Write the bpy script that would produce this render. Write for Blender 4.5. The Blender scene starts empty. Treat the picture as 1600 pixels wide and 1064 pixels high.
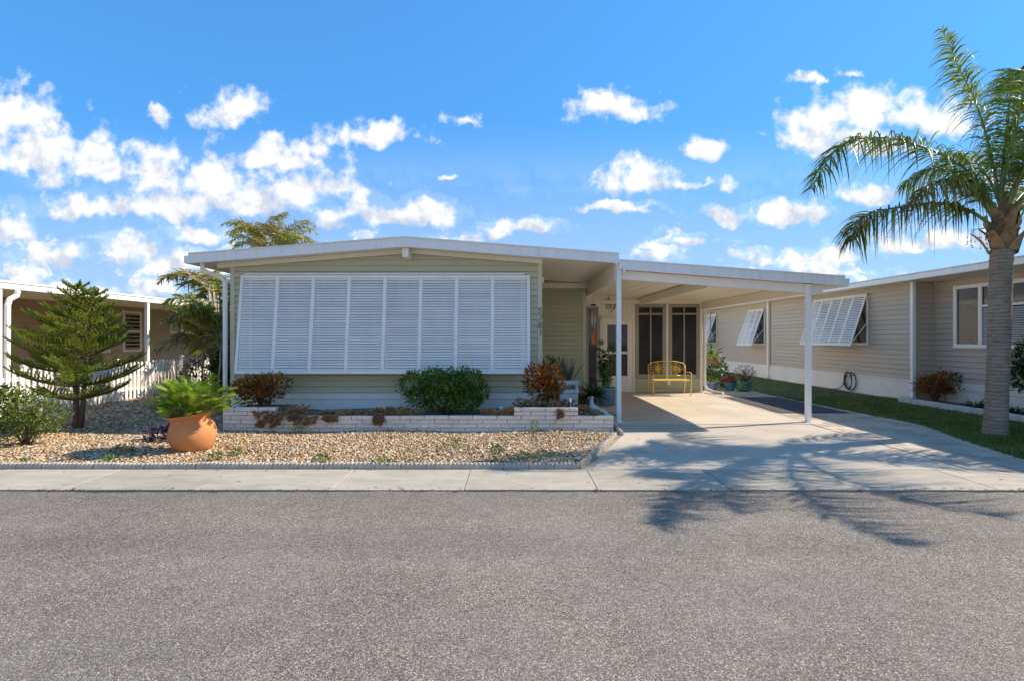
import bpy, bmesh, math, random
import numpy as np
from mathutils import Vector, Matrix, Euler

random.seed(7)
RNG = np.random.default_rng(11)
scene = bpy.context.scene
COL = scene.collection

# ------------------------------------------------------------------ camera
CAMZ = 1.55
cam_d = bpy.data.cameras.new('camera')
cam_d.sensor_width = 36.0
cam_d.lens = 18.0
cam_d.shift_y = -4.0 / 1600.0
cam_d.clip_start = 0.05
cam_d.clip_end = 3000
cam = bpy.data.objects.new('camera', cam_d)
COL.objects.link(cam)
cam.location = (0, 0, CAMZ)
cam.rotation_euler = (math.radians(90), 0, 0)
scene.camera = cam

# ------------------------------------------------------------------ light
SUN_DIR = Vector((1.15, 0.33, 1.0)).normalized()
SUN_EL = math.asin(SUN_DIR.z)
SUN_AZ = math.atan2(SUN_DIR.x, SUN_DIR.y)
sun_d = bpy.data.lights.new('sun', 'SUN')
sun_d.energy = 2.0
sun_d.angle = math.radians(0.5)
sun_d.color = (1.0, 0.90, 0.76)
sun = bpy.data.objects.new('sun', sun_d)
COL.objects.link(sun)
sun.rotation_euler = (-SUN_DIR).to_track_quat('-Z', 'Y').to_euler()
sun.location = (20, 10, 30)

scene.view_settings.view_transform = 'Standard'
scene.view_settings.look = 'None'
scene.view_settings.gamma = 1.0
scene.view_settings.exposure = 1.8
scene.view_settings.use_curve_mapping = False
SKY_STRENGTH = 0.14
SKY_GAMMA = 0.45
SKY_TINT = (0.19, 0.575, 1.06, 1)
CLOUD_STRENGTH = 0.345
CLOUD_DARK = (0.55, 0.60, 0.70, 1)

world = bpy.data.worlds.new('World')
scene.world = world
world.use_nodes = True
wt = world.node_tree
wt.nodes.clear()


def wn(kind, **kw):
    n = wt.nodes.new(kind)
    for k, v in kw.items():
        setattr(n, k, v)
    return n


def wmath(op, a, b=None, c=None, clamp=False):
    n = wn('ShaderNodeMath', operation=op)
    n.use_clamp = clamp
    for i, s in enumerate((a, b, c)):
        if s is None:
            continue
        if isinstance(s, (int, float)):
            n.inputs[i].default_value = s
        else:
            wt.links.new(s, n.inputs[i])
    return n.outputs[0]


def wvec(op, a, b=None, c=None):
    n = wn('ShaderNodeVectorMath', operation=op)
    for i, s in enumerate((a, b, c)):
        if s is None:
            continue
        if isinstance(s, tuple):
            n.inputs[i].default_value = s
        else:
            wt.links.new(s, n.inputs[i])
    return n.outputs['Value'] if op in ('LENGTH', 'DOT_PRODUCT') else n.outputs['Vector']


def wnoise(vec, scale, detail, rough, color=False):
    n = wn('ShaderNodeTexNoise', noise_dimensions='2D')
    n.inputs['Scale'].default_value = scale
    n.inputs['Detail'].default_value = detail
    n.inputs['Roughness'].default_value = rough
    wt.links.new(vec, n.inputs['Vector'])
    return n.outputs['Color' if color else 'Fac']


def wstep(x, lo, hi):
    n = wn('ShaderNodeMapRange', interpolation_type='SMOOTHSTEP')
    n.inputs['From Min'].default_value = lo
    n.inputs['From Max'].default_value = hi
    wt.links.new(x, n.inputs['Value'])
    return n.outputs['Result']


def build_world():
    tc = wn('ShaderNodeTexCoord')
    sep = wn('ShaderNodeSeparateXYZ')
    wt.links.new(tc.outputs['Generated'], sep.inputs[0])
    x, y, z = sep.outputs
    ax, ay = wmath('ABSOLUTE', x), wmath('ABSOLUTE', y)
    m = wmath('MAXIMUM', wmath('MAXIMUM', ax, ay), 0.05)
    side = wmath('GREATER_THAN', ax, ay)
    # the cloud field is laid on the four sides of a cube of directions, mirrored at each corner
    mx = wn('ShaderNodeMix', data_type='FLOAT')
    wt.links.new(side, mx.inputs[0])
    wt.links.new(wmath('DIVIDE', x, y), mx.inputs[2])
    wt.links.new(wmath('DIVIDE', y, x), mx.inputs[3])
    u = mx.outputs[0]
    v = wmath('DIVIDE', z, m)
    comb = wn('ShaderNodeCombineXYZ')
    wt.links.new(u, comb.inputs[0])
    wt.links.new(v, comb.inputs[1])
    p = comb.outputs[0]
    warp = wvec('SUBTRACT', wnoise(p, 11.0, 5.0, 0.6, True), (0.5, 0.5, 0.5))
    warp = wvec('MULTIPLY', warp, (0.095, 0.06, 0.0))
    pw = wvec('ADD', p, warp)
    # cumulus: centre u, centre v, half width, half height
    C = [(-0.97, 0.43, .075, .062), (-0.93, 0.355, .11, .075), (-0.80, 0.325, .16, .06), (-0.63, 0.295, .16, .055),
         (-0.50, 0.262, .12, .045), (-0.47, 0.345, .12, .036), (-0.40, 0.36, .05, .03), (-0.82, 0.247, .11, .026),
         (-0.55, 0.44, .065, .038), (-0.685, 0.43, .026, .02), (-0.28, 0.394, .085, .024), (-0.085, 0.423, .035, .012),
         (0.19, 0.447, .092, .030), (0.245, 0.302, .095, .040), (0.365, 0.295, .055, .017), (0.21, 0.25, .075, .013),
         (0.58, 0.505, .03, .012), (0.65, 0.515, .032, .012), (0.69, 0.425, .10, .055), (0.60, 0.40, .075, .055),
         (0.76, 0.43, .06, .045), (0.86, 0.415, .06, .042), (0.51, 0.236, .12, .026), (0.375, 0.362, .04, .022),
         (-0.31, 0.24, .085, .04), (-0.18, 0.232, .08, .034), (0.02, 0.212, .085, .02), (0.70, 0.277, .085, .024),
         (-0.125, 0.309, .03, .008), (-0.985, 0.215, .06, .042), (-0.91, 0.155, .085, .03), (-0.74, 0.165, .09, .038),
         (-0.60, 0.20, .08, .022), (-0.63, 0.14, .10, .03), (0.33, 0.193, .04, .016), (0.80, 0.185, .11, .032),
         (0.62, 0.155, .12, .028), (0.48, 0.15, .07, .022), (0.28, 0.16, .06, .018), (0.95, 0.30, .06, .02), (-0.47, 0.285, .14, .05), (-0.66, 0.25, .10, .04), (0.66, 0.385, .10, .04)]
    F = H = S = None
    for cu, cv, rx, ry in C:
        rx, ry = rx * 1.34, ry * 1.42
        q = wvec('MULTIPLY_ADD', pw, (1 / rx, 1 / ry, 0.0), (-cu / rx, -cv / ry, 0.0))
        sy = wn('ShaderNodeSeparateXYZ')
        wt.links.new(q, sy.inputs[0])
        # flatter underside
        yy = wmath('MAXIMUM', sy.outputs[1], wmath('MULTIPLY', sy.outputs[1], -1.7))
        rr = wmath('SQRT', wmath('MULTIPLY_ADD', yy, yy, wmath('MULTIPLY', sy.outputs[0], sy.outputs[0])))
        f = wmath('SUBTRACT', 1.0, rr)
        w = wmath('MAXIMUM', f, 0.001)
        if F is None:
            F, S, H = f, w, wmath('MULTIPLY', w, sy.outputs[1])
        else:
            F = wmath('MAXIMUM', F, f)
            S = wmath('ADD', S, w)
            H = wmath('MULTIPLY_ADD', w, sy.outputs[1], H)
    height = wmath('DIVIDE', H, S)
    n1 = wnoise(p, 18.0, 9.0, 0.54)
    n1b = wnoise(p, 60.0, 5.0, 0.6)
    nn = wmath('ADD', wmath('MULTIPLY', wmath('SUBTRACT', n1, 0.5), 2.2), wmath('MULTIPLY', wmath('SUBTRACT', n1b, 0.5), 0.22))
    raw = wmath('ADD', F, nn)
    dens = wstep(raw, -0.04, 0.84)
    # low banks of small puffs and thin haze near the horizon
    pl = wvec('MULTIPLY', pw, (1.0, 2.2, 1.0))
    n2 = wnoise(pl, 8.0, 8.0, 0.62)
    low = wmath('SUBTRACT', wmath('ADD', n2, wmath('MULTIPLY', wstep(v, 0.26, 0.06), 0.21)), 0.55)
    low = wmath('MULTIPLY', wstep(low, 0.0, 0.22), wstep(v, 0.29, 0.20))
    low = wmath('MULTIPLY', low, 0.92)
    veil = wmath('MULTIPLY', wstep(v, 0.44, 0.04), 0.52)
    fac = wmath('MAXIMUM', wmath('MAXIMUM', dens, low), veil)
    # relief: noise here against noise a little towards the sun
    ps = wvec('ADD', p, (0.010, 0.016, 0.0))
    na = wnoise(p, 16.0, 5.0, 0.55)
    nb = wnoise(ps, 16.0, 5.0, 0.55)
    rel = wmath('SUBTRACT', na, nb)
    sh = wmath('MULTIPLY_ADD', rel, 2.8, wmath('MULTIPLY_ADD', height, 0.80, 0.60))
    sh = wmath('MAXIMUM', sh, wmath('MULTIPLY', low, wmath('MULTIPLY_ADD', rel, 4.0, 0.80)))
    sh = wmath('MINIMUM', wmath('MAXIMUM', sh, 0.0), 1.0)
    mc = wn('ShaderNodeMix', data_type='RGBA')
    wt.links.new(sh, mc.inputs[0])
    mc.inputs[6].default_value = CLOUD_DARK
    mc.inputs[7].default_value = (1.0, 0.975, 0.94, 1)
    sky = wn('ShaderNodeTexSky', sky_type='NISHITA')
    sky.sun_disc = False
    sky.sun_elevation = SUN_EL
    sky.sun_rotation = SUN_AZ
    sky.air_density = 1.0
    sky.dust_density = 0.4
    sky.ozone_density = 2.0
    # even out the glow round the sun and deepen the blue
    gm = wn('ShaderNodeGamma')
    gm.inputs[1].default_value = SKY_GAMMA
    wt.links.new(sky.outputs[0], gm.inputs[0])
    tint = wn('ShaderNodeMix', data_type='RGBA', blend_type='MULTIPLY')
    tint.inputs[0].default_value = 1.0
    wt.links.new(gm.outputs[0], tint.inputs[6])
    tint.inputs[7].default_value = SKY_TINT
    hs = tint
    b1 = wn('ShaderNodeBackground')
    wt.links.new(hs.outputs[2], b1.inputs[0])
    b1.inputs[1].default_value = SKY_STRENGTH
    b2 = wn('ShaderNodeBackground')
    wt.links.new(mc.outputs[2], b2.inputs[0])
    b2.inputs[1].default_value = CLOUD_STRENGTH
    ms = wn('ShaderNodeMixShader')
    wt.links.new(fac, ms.inputs[0])
    wt.links.new(b1.outputs[0], ms.inputs[1])
    wt.links.new(b2.outputs[0], ms.inputs[2])
    out = wn('ShaderNodeOutputWorld')
    wt.links.new(ms.outputs[0], out.inputs[0])


build_world()
scene.cycles.use_denoising = True
world.cycles.sampling_method = 'MANUAL'
world.cycles.sample_map_resolution = 256
scene.cycles.max_bounces = 6
scene.cycles.diffuse_bounces = 4
scene.cycles.use_adaptive_sampling = True
scene.cycles.adaptive_threshold = 0.02
scene.cycles.transparent_max_bounces = 8
scene.cycles.sample_clamp_indirect = 6.0

# ------------------------------------------------------------------ helpers
WM = {}


def put(o, parent=None, M=None):
    """link o so that its world matrix is M, under parent"""
    COL.objects.link(o)
    M = M or Matrix.Identity(4)
    if parent is not None:
        o.parent = parent
        o.matrix_parent_inverse = WM[parent.name].inverted()
    o.matrix_basis = M
    WM[o.name] = M
    return o


def tag(o, label=None, cat=None, group=None, kind=None):
    if label:
        o['label'] = label
    if cat:
        o['category'] = cat
    if group:
        o['group'] = group
    if kind:
        o['kind'] = kind
    return o


def thing(name, label, cat, loc=(0, 0, 0), group=None):
    e = bpy.data.objects.new(name, None)
    e.empty_display_size = 0.2
    put(e, None, Matrix.Translation(Vector(loc)))
    return tag(e, label, cat, group)


def piece(name, mesh, parent, M=None):
    return put(bpy.data.objects.new(name, mesh), parent, M)


def T(x, y, z):
    return Matrix.Translation((x, y, z))


class MB:
    """collects shapes, builds one mesh"""

    def __init__(self):
        self.v, self.f, self.mi, self.n = [], [], [], 0

    def add(self, vs, fs, mi=0):
        k = self.n
        self.v.extend(tuple(p) for p in vs)
        self.f.extend(tuple(i + k for i in f) for f in fs)
        self.mi.extend([mi] * len(fs))
        self.n += len(vs)
        return self

    def box(self, x0, x1, y0, y1, z0, z1, mi=0, M=None):
        vs = [Vector((x, y, z)) for z in (z0, z1) for y in (y0, y1) for x in (x0, x1)]
        if M:
            vs = [M @ p for p in vs]
        return self.add(vs, [(0, 2, 3, 1), (4, 5, 7, 6), (0, 1, 5, 4), (2, 6, 7, 3), (0, 4, 6, 2), (1, 3, 7, 5)], mi)

    def cbox(self, x0, x1, y0, y1, z0, z1, c=0.006, mi=0, M=None, jit=0.0):
        """box with chamfered edges"""
        if x1 < x0: x0, x1 = x1, x0
        cs = ((x0 + x1) / 2, (y0 + y1) / 2, (z0 + z1) / 2)
        h = ((x1 - x0) / 2, (y1 - y0) / 2, (z1 - z0) / 2)
        c = min(c, min(h) * 0.9)
        vs, idx = [], {}
        for sx in (-1, 1):
            for sy in (-1, 1):
                for sz in (-1, 1):
                    s = (sx, sy, sz)
                    j = [random.uniform(-jit, jit) for _ in range(3)]
                    for a in range(3):
                        p = [cs[i] + s[i] * (h[i] - (0 if i == a else c)) + j[i] for i in range(3)]
                        idx[(s, a)] = len(vs)
                        p = Vector(p)
                        vs.append(M @ p if M else p)
        fs = []
        for a in range(3):
            b, d = (a + 1) % 3, (a + 2) % 3
            for sg in (-1, 1):
                q = []
                for (e, g) in ((-1, -1), (1, -1), (1, 1), (-1, 1)):
                    s = [0, 0, 0]
                    s[a], s[b], s[d] = sg, e, g
                    q.append(idx[(tuple(s), a)])
                fs.append(tuple(q if sg > 0 else q[::-1]))
        for a in range(3):          # edges along axis a
            b, d = (a + 1) % 3, (a + 2) % 3
            for e in (-1, 1):
                for g in (-1, 1):
                    s0, s1 = [0, 0, 0], [0, 0, 0]
                    s0[a], s0[b], s0[d] = -1, e, g
                    s1[a], s1[b], s1[d] = 1, e, g
                    s0, s1 = tuple(s0), tuple(s1)
                    q = (idx[(s0, b)], idx[(s1, b)], idx[(s1, d)], idx[(s0, d)])
                    fs.append(q if e * g < 0 else q[::-1])
        for s in {k[0] for k in idx}:
            q = (idx[(s, 0)], idx[(s, 1)], idx[(s, 2)])
            fs.append(q if s[0] * s[1] * s[2] > 0 else q[::-1])
        return self.add(vs, fs, mi)

    def prism(self, poly, axis, a0, a1, mi=0):
        """extrude a 2-D polygon along axis ('x': poly is (y,z); 'y': (x,z); 'z': (x,y))"""
        n = len(poly)

        def P(q, a):
            return {'x': (a, q[0], q[1]), 'y': (q[0], a, q[1]), 'z': (q[0], q[1], a)}[axis]
        vs = [P(q, a0) for q in poly] + [P(q, a1) for q in poly]
        fs = [tuple(range(n))[::-1], tuple(range(n, 2 * n))]
        fs += [(i, (i + 1) % n, (i + 1) % n + n, i + n) for i in range(n)]
        return self.add(vs, fs, mi)

    def tube(self, pts, r, n=8, mi=0, cap=True, flat=1.0):
        pts = [Vector(p) for p in pts]
        rs = r if isinstance(r, (list, tuple)) else [r] * len(pts)
        vs, fs = [], []
        up = Vector((0, 0, 1))
        prev = None
        for i, p in enumerate(pts):
            d = (pts[min(i + 1, len(pts) - 1)] - pts[max(i - 1, 0)])
            if d.length < 1e-9:
                d = Vector((0, 0, 1))
            d.normalize()
            if prev is None:
                ref = up if abs(d.z) < 0.95 else Vector((1, 0, 0))
                a = d.cross(ref).normalized()
            else:
                a = (prev - d * prev.dot(d)).normalized()
            prev = a
            b = d.cross(a)
            for k in range(n):
                t = 2 * math.pi * k / n
                vs.append(p + (a * math.cos(t) + b * math.sin(t) * flat) * rs[i])
        for i in range(len(pts) - 1):
            for k in range(n):
                k2 = (k + 1) % n
                fs.append((i * n + k, i * n + k2, (i + 1) * n + k2, (i + 1) * n + k))
        if cap:
            fs.append(tuple(range(n))[::-1])
            fs.append(tuple(range((len(pts) - 1) * n, len(pts) * n)))
        return self.add(vs, fs, mi)

    def lathe(self, prof, n=32, c=(0, 0, 0), mi=0, M=None, close=True):
        vs, fs = [], []
        for r, z in prof:
            for k in range(n):
                t = 2 * math.pi * k / n
                p = Vector((c[0] + r * math.cos(t), c[1] + r * math.sin(t), c[2] + z))
                vs.append(M @ p if M else p)
        for i in range(len(prof) - 1):
            for k in range(n):
                k2 = (k + 1) % n
                fs.append((i * n + k, i * n + k2, (i + 1) * n + k2, (i + 1) * n + k))
        if close:
            fs.append(tuple(range(n))[::-1])
            fs.append(tuple(range((len(prof) - 1) * n, len(prof) * n)))
        return self.add(vs, fs, mi)

    def mesh(self, name, mats, smooth=False):
        me = bpy.data.meshes.new(name)
        me.from_pydata(self.v, [], self.f)
        for m in (mats if isinstance(mats, (list, tuple)) else [mats]):
            me.materials.append(m)
        if any(self.mi):
            me.polygons.foreach_set('material_index', self.mi)
        if smooth:
            me.polygons.foreach_set('use_smooth', [True] * len(me.polygons))
        me.update()
        return me

    def build(self, name, mats, parent=None, M=None, smooth=False):
        return piece(name, self.mesh(name, mats, smooth), parent, M)


def np_mesh(name, V, F, mat, smooth=False):
    """mesh from arrays; F is an (n,3) or (n,4) array"""
    V = np.asarray(V, dtype=np.float32).reshape(-1, 3)
    F = np.asarray(F, dtype=np.int32)
    k = F.shape[1]
    me = bpy.data.meshes.new(name)
    me.vertices.add(len(V))
    me.vertices.foreach_set('co', V.ravel())
    me.loops.add(F.size)
    me.loops.foreach_set('vertex_index', F.ravel())
    me.polygons.add(len(F))
    me.polygons.foreach_set('loop_start', np.arange(0, F.size, k, dtype=np.int32))
    me.polygons.foreach_set('loop_total', np.full(len(F), k, dtype=np.int32))
    if smooth:
        me.polygons.foreach_set('use_smooth', np.ones(len(F), dtype=bool))
    for m in (mat if isinstance(mat, (list, tuple)) else [mat]):
        me.materials.append(m)
    me.update(calc_edges=True)
    me.validate()
    return me


# ------------------------------------------------------------------ materials
def base_mat(name):
    m = bpy.data.materials.new(name)
    m.use_nodes = True
    nt = m.node_tree
    return m, nt, nt.nodes['Principled BSDF']


def N(nt, kind, **kw):
    n = nt.nodes.new(kind)
    for k, v in kw.items():
        setattr(n, k, v)
    return n


def ramp(nt, fac, stops, interp='LINEAR'):
    r = N(nt, 'ShaderNodeValToRGB')
    r.color_ramp.interpolation = interp
    el = r.color_ramp.elements
    while len(el) < len(stops):
        el.new(0.5)
    for e, (p, c) in zip(el, stops):
        e.position = p
        e.color = (c[0], c[1], c[2], 1)
    nt.links.new(fac, r.inputs[0])
    return r.outputs[0]


def noise(nt, scale, detail=4.0, rough=0.55, vec=None, out='Fac', stretch=None):
    n = N(nt, 'ShaderNodeTexNoise')
    n.inputs['Scale'].default_value = scale
    n.inputs['Detail'].default_value = detail
    n.inputs['Roughness'].default_value = rough
    if vec is None:
        vec = N(nt, 'ShaderNodeNewGeometry').outputs['Position']
    if stretch:
        mp = N(nt, 'ShaderNodeVectorMath', operation='MULTIPLY')
        mp.inputs[1].default_value = stretch
        nt.links.new(vec, mp.inputs[0])
        vec = mp.outputs[0]
    nt.links.new(vec, n.inputs['Vector'])
    return n.outputs[out]


def mixc(nt, fac, a, b, mode='MIX'):
    n = N(nt, 'ShaderNodeMix', data_type='RGBA', blend_type=mode)
    for s, i in ((fac, 0), (a, 6), (b, 7)):
        if isinstance(s, (int, float)):
            n.inputs[i].default_value = s
        elif isinstance(s, tuple):
            n.inputs[i].default_value = (s[0], s[1], s[2], 1)
        else:
            nt.links.new(s, n.inputs[i])
    return n.outputs[2]


def bump(nt, bsdf, h, strength=0.3, dist=0.01):
    b = N(nt, 'ShaderNodeBump')
    b.inputs['Strength'].default_value = strength
    b.inputs['Distance'].default_value = dist
    nt.links.new(h, b.inputs['Height'])
    nt.links.new(b.outputs[0], bsdf.inputs['Normal'])


def sc(c, k):
    return tuple(min(1.0, x * k) for x in c)


def paint(name, col, rough=0.5, var=0.08, scale=1.3, fine=40.0, finevar=0.04, bmp=0.0, dirt=None, dirtamt=0.25, obj=0.0,
          island=0.0, spec=0.4, metallic=0.0, stretch=None):
    """painted / plain surface: broad tone variation, fine grain, blotchy dirt, a random shade per object"""
    m, nt, b = base_mat(name)
    c = ramp(nt, noise(nt, scale, 4, 0.6, stretch=stretch), [(0.3, sc(col, 1 - var)), (0.7, sc(col, 1 + var))])
    g = ramp(nt, noise(nt, fine, 3, 0.6), [(0.3, (1 - finevar,) * 3), (0.7, (1 + 0 * finevar,) * 3)])
    c = mixc(nt, 1.0, c, g, 'MULTIPLY')
    if dirt:
        d = ramp(nt, noise(nt, scale * 2.3, 6, 0.7, stretch=stretch), [(0.52, (0, 0, 0)), (0.75, (dirtamt,) * 3)])
        c = mixc(nt, d, c, dirt)
    if obj:
        oi = N(nt, 'ShaderNodeObjectInfo')
        k = ramp(nt, oi.outputs['Random'], [(0, (1 - obj,) * 3), (1, (1,) * 3)])
        c = mixc(nt, 1.0, c, k, 'MULTIPLY')
    if island:
        gi = N(nt, 'ShaderNodeNewGeometry')
        k = ramp(nt, gi.outputs['Random Per Island'], [(0, (1 - island,) * 3), (1, (1,) * 3)])
        c = mixc(nt, 1.0, c, k, 'MULTIPLY')
    nt.links.new(c, b.inputs['Base Color'])
    b.inputs['Roughness'].default_value = rough
    b.inputs['Specular IOR Level'].default_value = spec
    b.inputs['Metallic'].default_value = metallic
    if bmp:
        bump(nt, b, noise(nt, fine, 4, 0.6), bmp, 0.01)
    return m


def leafm(name, stops, trans=0.35, rough=0.42, spec=0.35, clump=2.5, clumpvar=0.3):
    """leaf: colour picked per leaf, slow variation through the plant, light passing through"""
    m, nt, b = base_mat(name)
    g = N(nt, 'ShaderNodeNewGeometry')
    c = ramp(nt, g.outputs['Random Per Island'], stops)
    k = ramp(nt, noise(nt, clump, 2, 0.5), [(0.3, (1 - clumpvar,) * 3), (0.7, (1.0,) * 3)])
    c = mixc(nt, 1.0, c, k, 'MULTIPLY')
    nt.links.new(c, b.inputs['Base Color'])
    b.inputs['Roughness'].default_value = rough
    b.inputs['Specular IOR Level'].default_value = spec
    if trans:
        tr = N(nt, 'ShaderNodeBsdfTranslucent')
        br = mixc(nt, 1.0, c, (1.0, 1.0, 0.45), 'MULTIPLY')
        nt.links.new(br, tr.inputs[0])
        mx = N(nt, 'ShaderNodeMixShader')
        mx.inputs[0].default_value = trans
        nt.links.new(b.outputs[0], mx.inputs[1])
        nt.links.new(tr.outputs[0], mx.inputs[2])
        nt.links.new(mx.outputs[0], nt.nodes['Material Output'].inputs[0])
    return m


def glass_mat(name, col, rough=0.06, spec=0.5):
    m, nt, b = base_mat(name)
    c = ramp(nt, noise(nt, 1.4, 3, 0.6), [(0.35, sc(col, 0.6)), (0.7, sc(col, 1.5))])
    nt.links.new(c, b.inputs['Base Color'])
    b.inputs['Roughness'].default_value = rough
    b.inputs['Specular IOR Level'].default_value = spec
    return m


def asphalt_mat():
    m, nt, b = base_mat('asphalt')
    pos = N(nt, 'ShaderNodeNewGeometry').outputs['Position']
    vo = N(nt, 'ShaderNodeTexVoronoi')
    vo.inputs['Scale'].default_value = 150.0
    nt.links.new(pos, vo.inputs['Vector'])
    sepc = N(nt, 'ShaderNodeSeparateColor')
    nt.links.new(vo.outputs['Color'], sepc.inputs[0])
    stone = ramp(nt, sepc.outputs[0], [(0.0, (.13, .108, .086)), (0.35, (.222, .188, .153)), (0.7, (.31, .265, .218)), (0.93, (.45, .395, .335)), (1.0, (.70, .63, .55))])
    edge = ramp(nt, vo.outputs['Distance'], [(0.35, (1, 1, 1)), (0.75, (.45, .44, .43))])
    c = mixc(nt, 1.0, stone, edge, 'MULTIPLY')
    broad = ramp(nt, noise(nt, 0.55, 5, 0.65), [(0.3, (.84, .83, .82)), (0.72, (1.12, 1.10, 1.07))])
    c = mixc(nt, 1.0, c, broad, 'MULTIPLY')
    mid = ramp(nt, noise(nt, 7.0, 3, 0.6), [(0.3, (.88, .88, .88)), (0.7, (1.08, 1.08, 1.08))])
    c = mixc(nt, 1.0, c, mid, 'MULTIPLY')
    # paler wheel paths along the street, drips and scuffs
    track = ramp(nt, noise(nt, 1.0, 3, 0.5, stretch=(0.05, 1.1, 1)), [(0.35, (.90, .90, .90)), (0.62, (1.08, 1.075, 1.06))])
    c = mixc(nt, 1.0, c, track, 'MULTIPLY')
    oil = ramp(nt, noise(nt, 2.3, 4, 0.55, stretch=(0.6, 2.4, 1)), [(0.66, (0, 0, 0)), (0.76, (.55,) * 3)])
    c = mixc(nt, oil, c, (.075, .066, .058))
    grit = ramp(nt, noise(nt, 0.35, 5, 0.7), [(0.42, (0, 0, 0)), (0.7, (.30,) * 3)])
    c = mixc(nt, grit, c, (.34, .30, .255))
    nt.links.new(c, b.inputs['Base Color'])
    b.inputs['Roughness'].default_value = 0.85
    b.inputs['Specular IOR Level'].default_value = 0.25
    bump(nt, b, vo.outputs['Distance'], 0.5, -0.006)
    return m


def concrete_mat(name, col, streak=True, rough=0.8, fine=160.0, stain=None, objvar=.86):
    m, nt, b = base_mat(name)
    c = ramp(nt, noise(nt, 1.1, 6, 0.65), [(0.28, sc(col, .80)), (0.72, sc(col, 1.08))])
    f = ramp(nt, noise(nt, fine, 2, 0.6), [(0.25, (.80, .80, .79)), (0.75, (1.08, 1.08, 1.08))])
    c = mixc(nt, 1.0, c, f, 'MULTIPLY')
    if streak:
        s = ramp(nt, noise(nt, 2.0, 5, 0.7, stretch=(1.0, 3.4, 1.0)), [(0.42, (0, 0, 0)), (0.68, (.42,) * 3)])
        c = mixc(nt, s, c, (.22, .205, .15))
    if stain:
        s = ramp(nt, noise(nt, 0.8, 7, 0.68, stretch=(1.6, .6, 1)), [(0.44, (0, 0, 0)), (0.70, (stain,) * 3)])
        c = mixc(nt, s, c, sc(col, .55))
        # hairline cracks
        vo = N(nt, 'ShaderNodeTexVoronoi', feature='DISTANCE_TO_EDGE')
        vo.inputs['Scale'].default_value = 0.42
        wp = N(nt, 'ShaderNodeVectorMath', operation='MULTIPLY_ADD')
        nt.links.new(noise(nt, 3.0, 5, 0.6, out='Color'), wp.inputs[0])
        wp.inputs[1].default_value = (.5, .5, .5)
        nt.links.new(N(nt, 'ShaderNodeNewGeometry').outputs['Position'], wp.inputs[2])
        nt.links.new(wp.outputs[0], vo.inputs['Vector'])
        cr = ramp(nt, vo.outputs['Distance'], [(0.0, (.45,) * 3), (0.004, (0, 0, 0))])
        c = mixc(nt, cr, c, sc(col, .35))
    oi = N(nt, 'ShaderNodeObjectInfo')
    k = ramp(nt, oi.outputs['Random'], [(0, (objvar, objvar, objvar * .98)), (1, (1, 1, 1))])
    c = mixc(nt, 1.0, c, k, 'MULTIPLY')
    nt.links.new(c, b.inputs['Base Color'])
    b.inputs['Roughness'].default_value = rough
    b.inputs['Specular IOR Level'].default_value = 0.25
    bump(nt, b, noise(nt, fine * 0.7, 3, 0.6), 0.25, 0.004)
    return m


def bark_mat(name, a, c2, ring=0.0):
    m, nt, b = base_mat(name)
    st = (1, 1, ring) if ring else None
    n1 = noise(nt, 6.0, 6, 0.7, stretch=st)
    c = ramp(nt, n1, [(0.3, a), (0.7, c2)])
    g = ramp(nt, noise(nt, 1.7, 3, 0.6), [(0.35, (.82, .82, .80)), (0.7, (1.08, 1.06, 1.04))])
    c = mixc(nt, 1.0, c, g, 'MULTIPLY')
    if ring:
        # leaf scars: dark uneven rings round the stem
        pos = N(nt, 'ShaderNodeNewGeometry').outputs['Position']
        wv = N(nt, 'ShaderNodeTexWave', wave_type='BANDS', bands_direction='Z', wave_profile='SAW')
        wv.inputs['Scale'].default_value = 5.5
        wv.inputs['Distortion'].default_value = 1.6
        wv.inputs['Detail'].default_value = 3.0
        wv.inputs['Detail Scale'].default_value = 2.0
        nt.links.new(pos, wv.inputs['Vector'])
        k = ramp(nt, wv.outputs['Fac'], [(0.0, (.58, .55, .52)), (0.22, (1.0, 1.0, 1.0)), (0.9, (1.08, 1.07, 1.05)), (1.0, (.72, .70, .67))])
        c = mixc(nt, 1.0, c, k, 'MULTIPLY')
    nt.links.new(c, b.inputs['Base Color'])
    b.inputs['Roughness'].default_value = 0.9
    b.inputs['Specular IOR Level'].default_value = 0.15
    bump(nt, b, n1, 0.5, 0.02)
    return m


M = {}
M['asphalt'] = asphalt_mat()
M['curb'] = concrete_mat('kerb_concrete', (.53, .455, .36))
M['slab'] = concrete_mat('apron_concrete', (.68, .575, .465), streak=False, rough=.7, stain=.5)
M['floor'] = concrete_mat('painted_floor', (.72, .605, .465), streak=False, rough=.5, fine=90.0, stain=.3)
M['paver'] = concrete_mat('paver_concrete', (.66, .54, .42), streak=False, objvar=.68)
M['joint'] = paint('joint_dirt', (.10, .09, .075), rough=.95, var=.2, scale=5)
M['soil'] = paint('bed_soil', (.22, .16, .105), rough=.95, var=.35, scale=6, bmp=.6)
M['gravelbase'] = paint('gravel_base', (.42, .33, .22), rough=.95, var=.35, scale=14, fine=70, finevar=.4, bmp=.6)
M['lawnbase'] = paint('lawn_soil', (.13, .13, .05), rough=.95, var=.45, scale=2.5, fine=50, finevar=.4, bmp=.5)
M['ground'] = paint('ground', (.13, .14, .07), rough=.95, var=.3, scale=.6, bmp=.3)
M['edging'] = paint('edging_concrete', (.54, .48, .40), rough=.9, var=.15, scale=5, fine=90, finevar=.2, dirt=(.16, .15, .12), dirtamt=.4, obj=.15, bmp=.3)
M['whiteedge'] = paint('white_edging', (.66, .65, .61), rough=.85, var=.1, scale=5, dirt=(.3, .27, .21), dirtamt=.4, obj=.12, bmp=.2)
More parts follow.
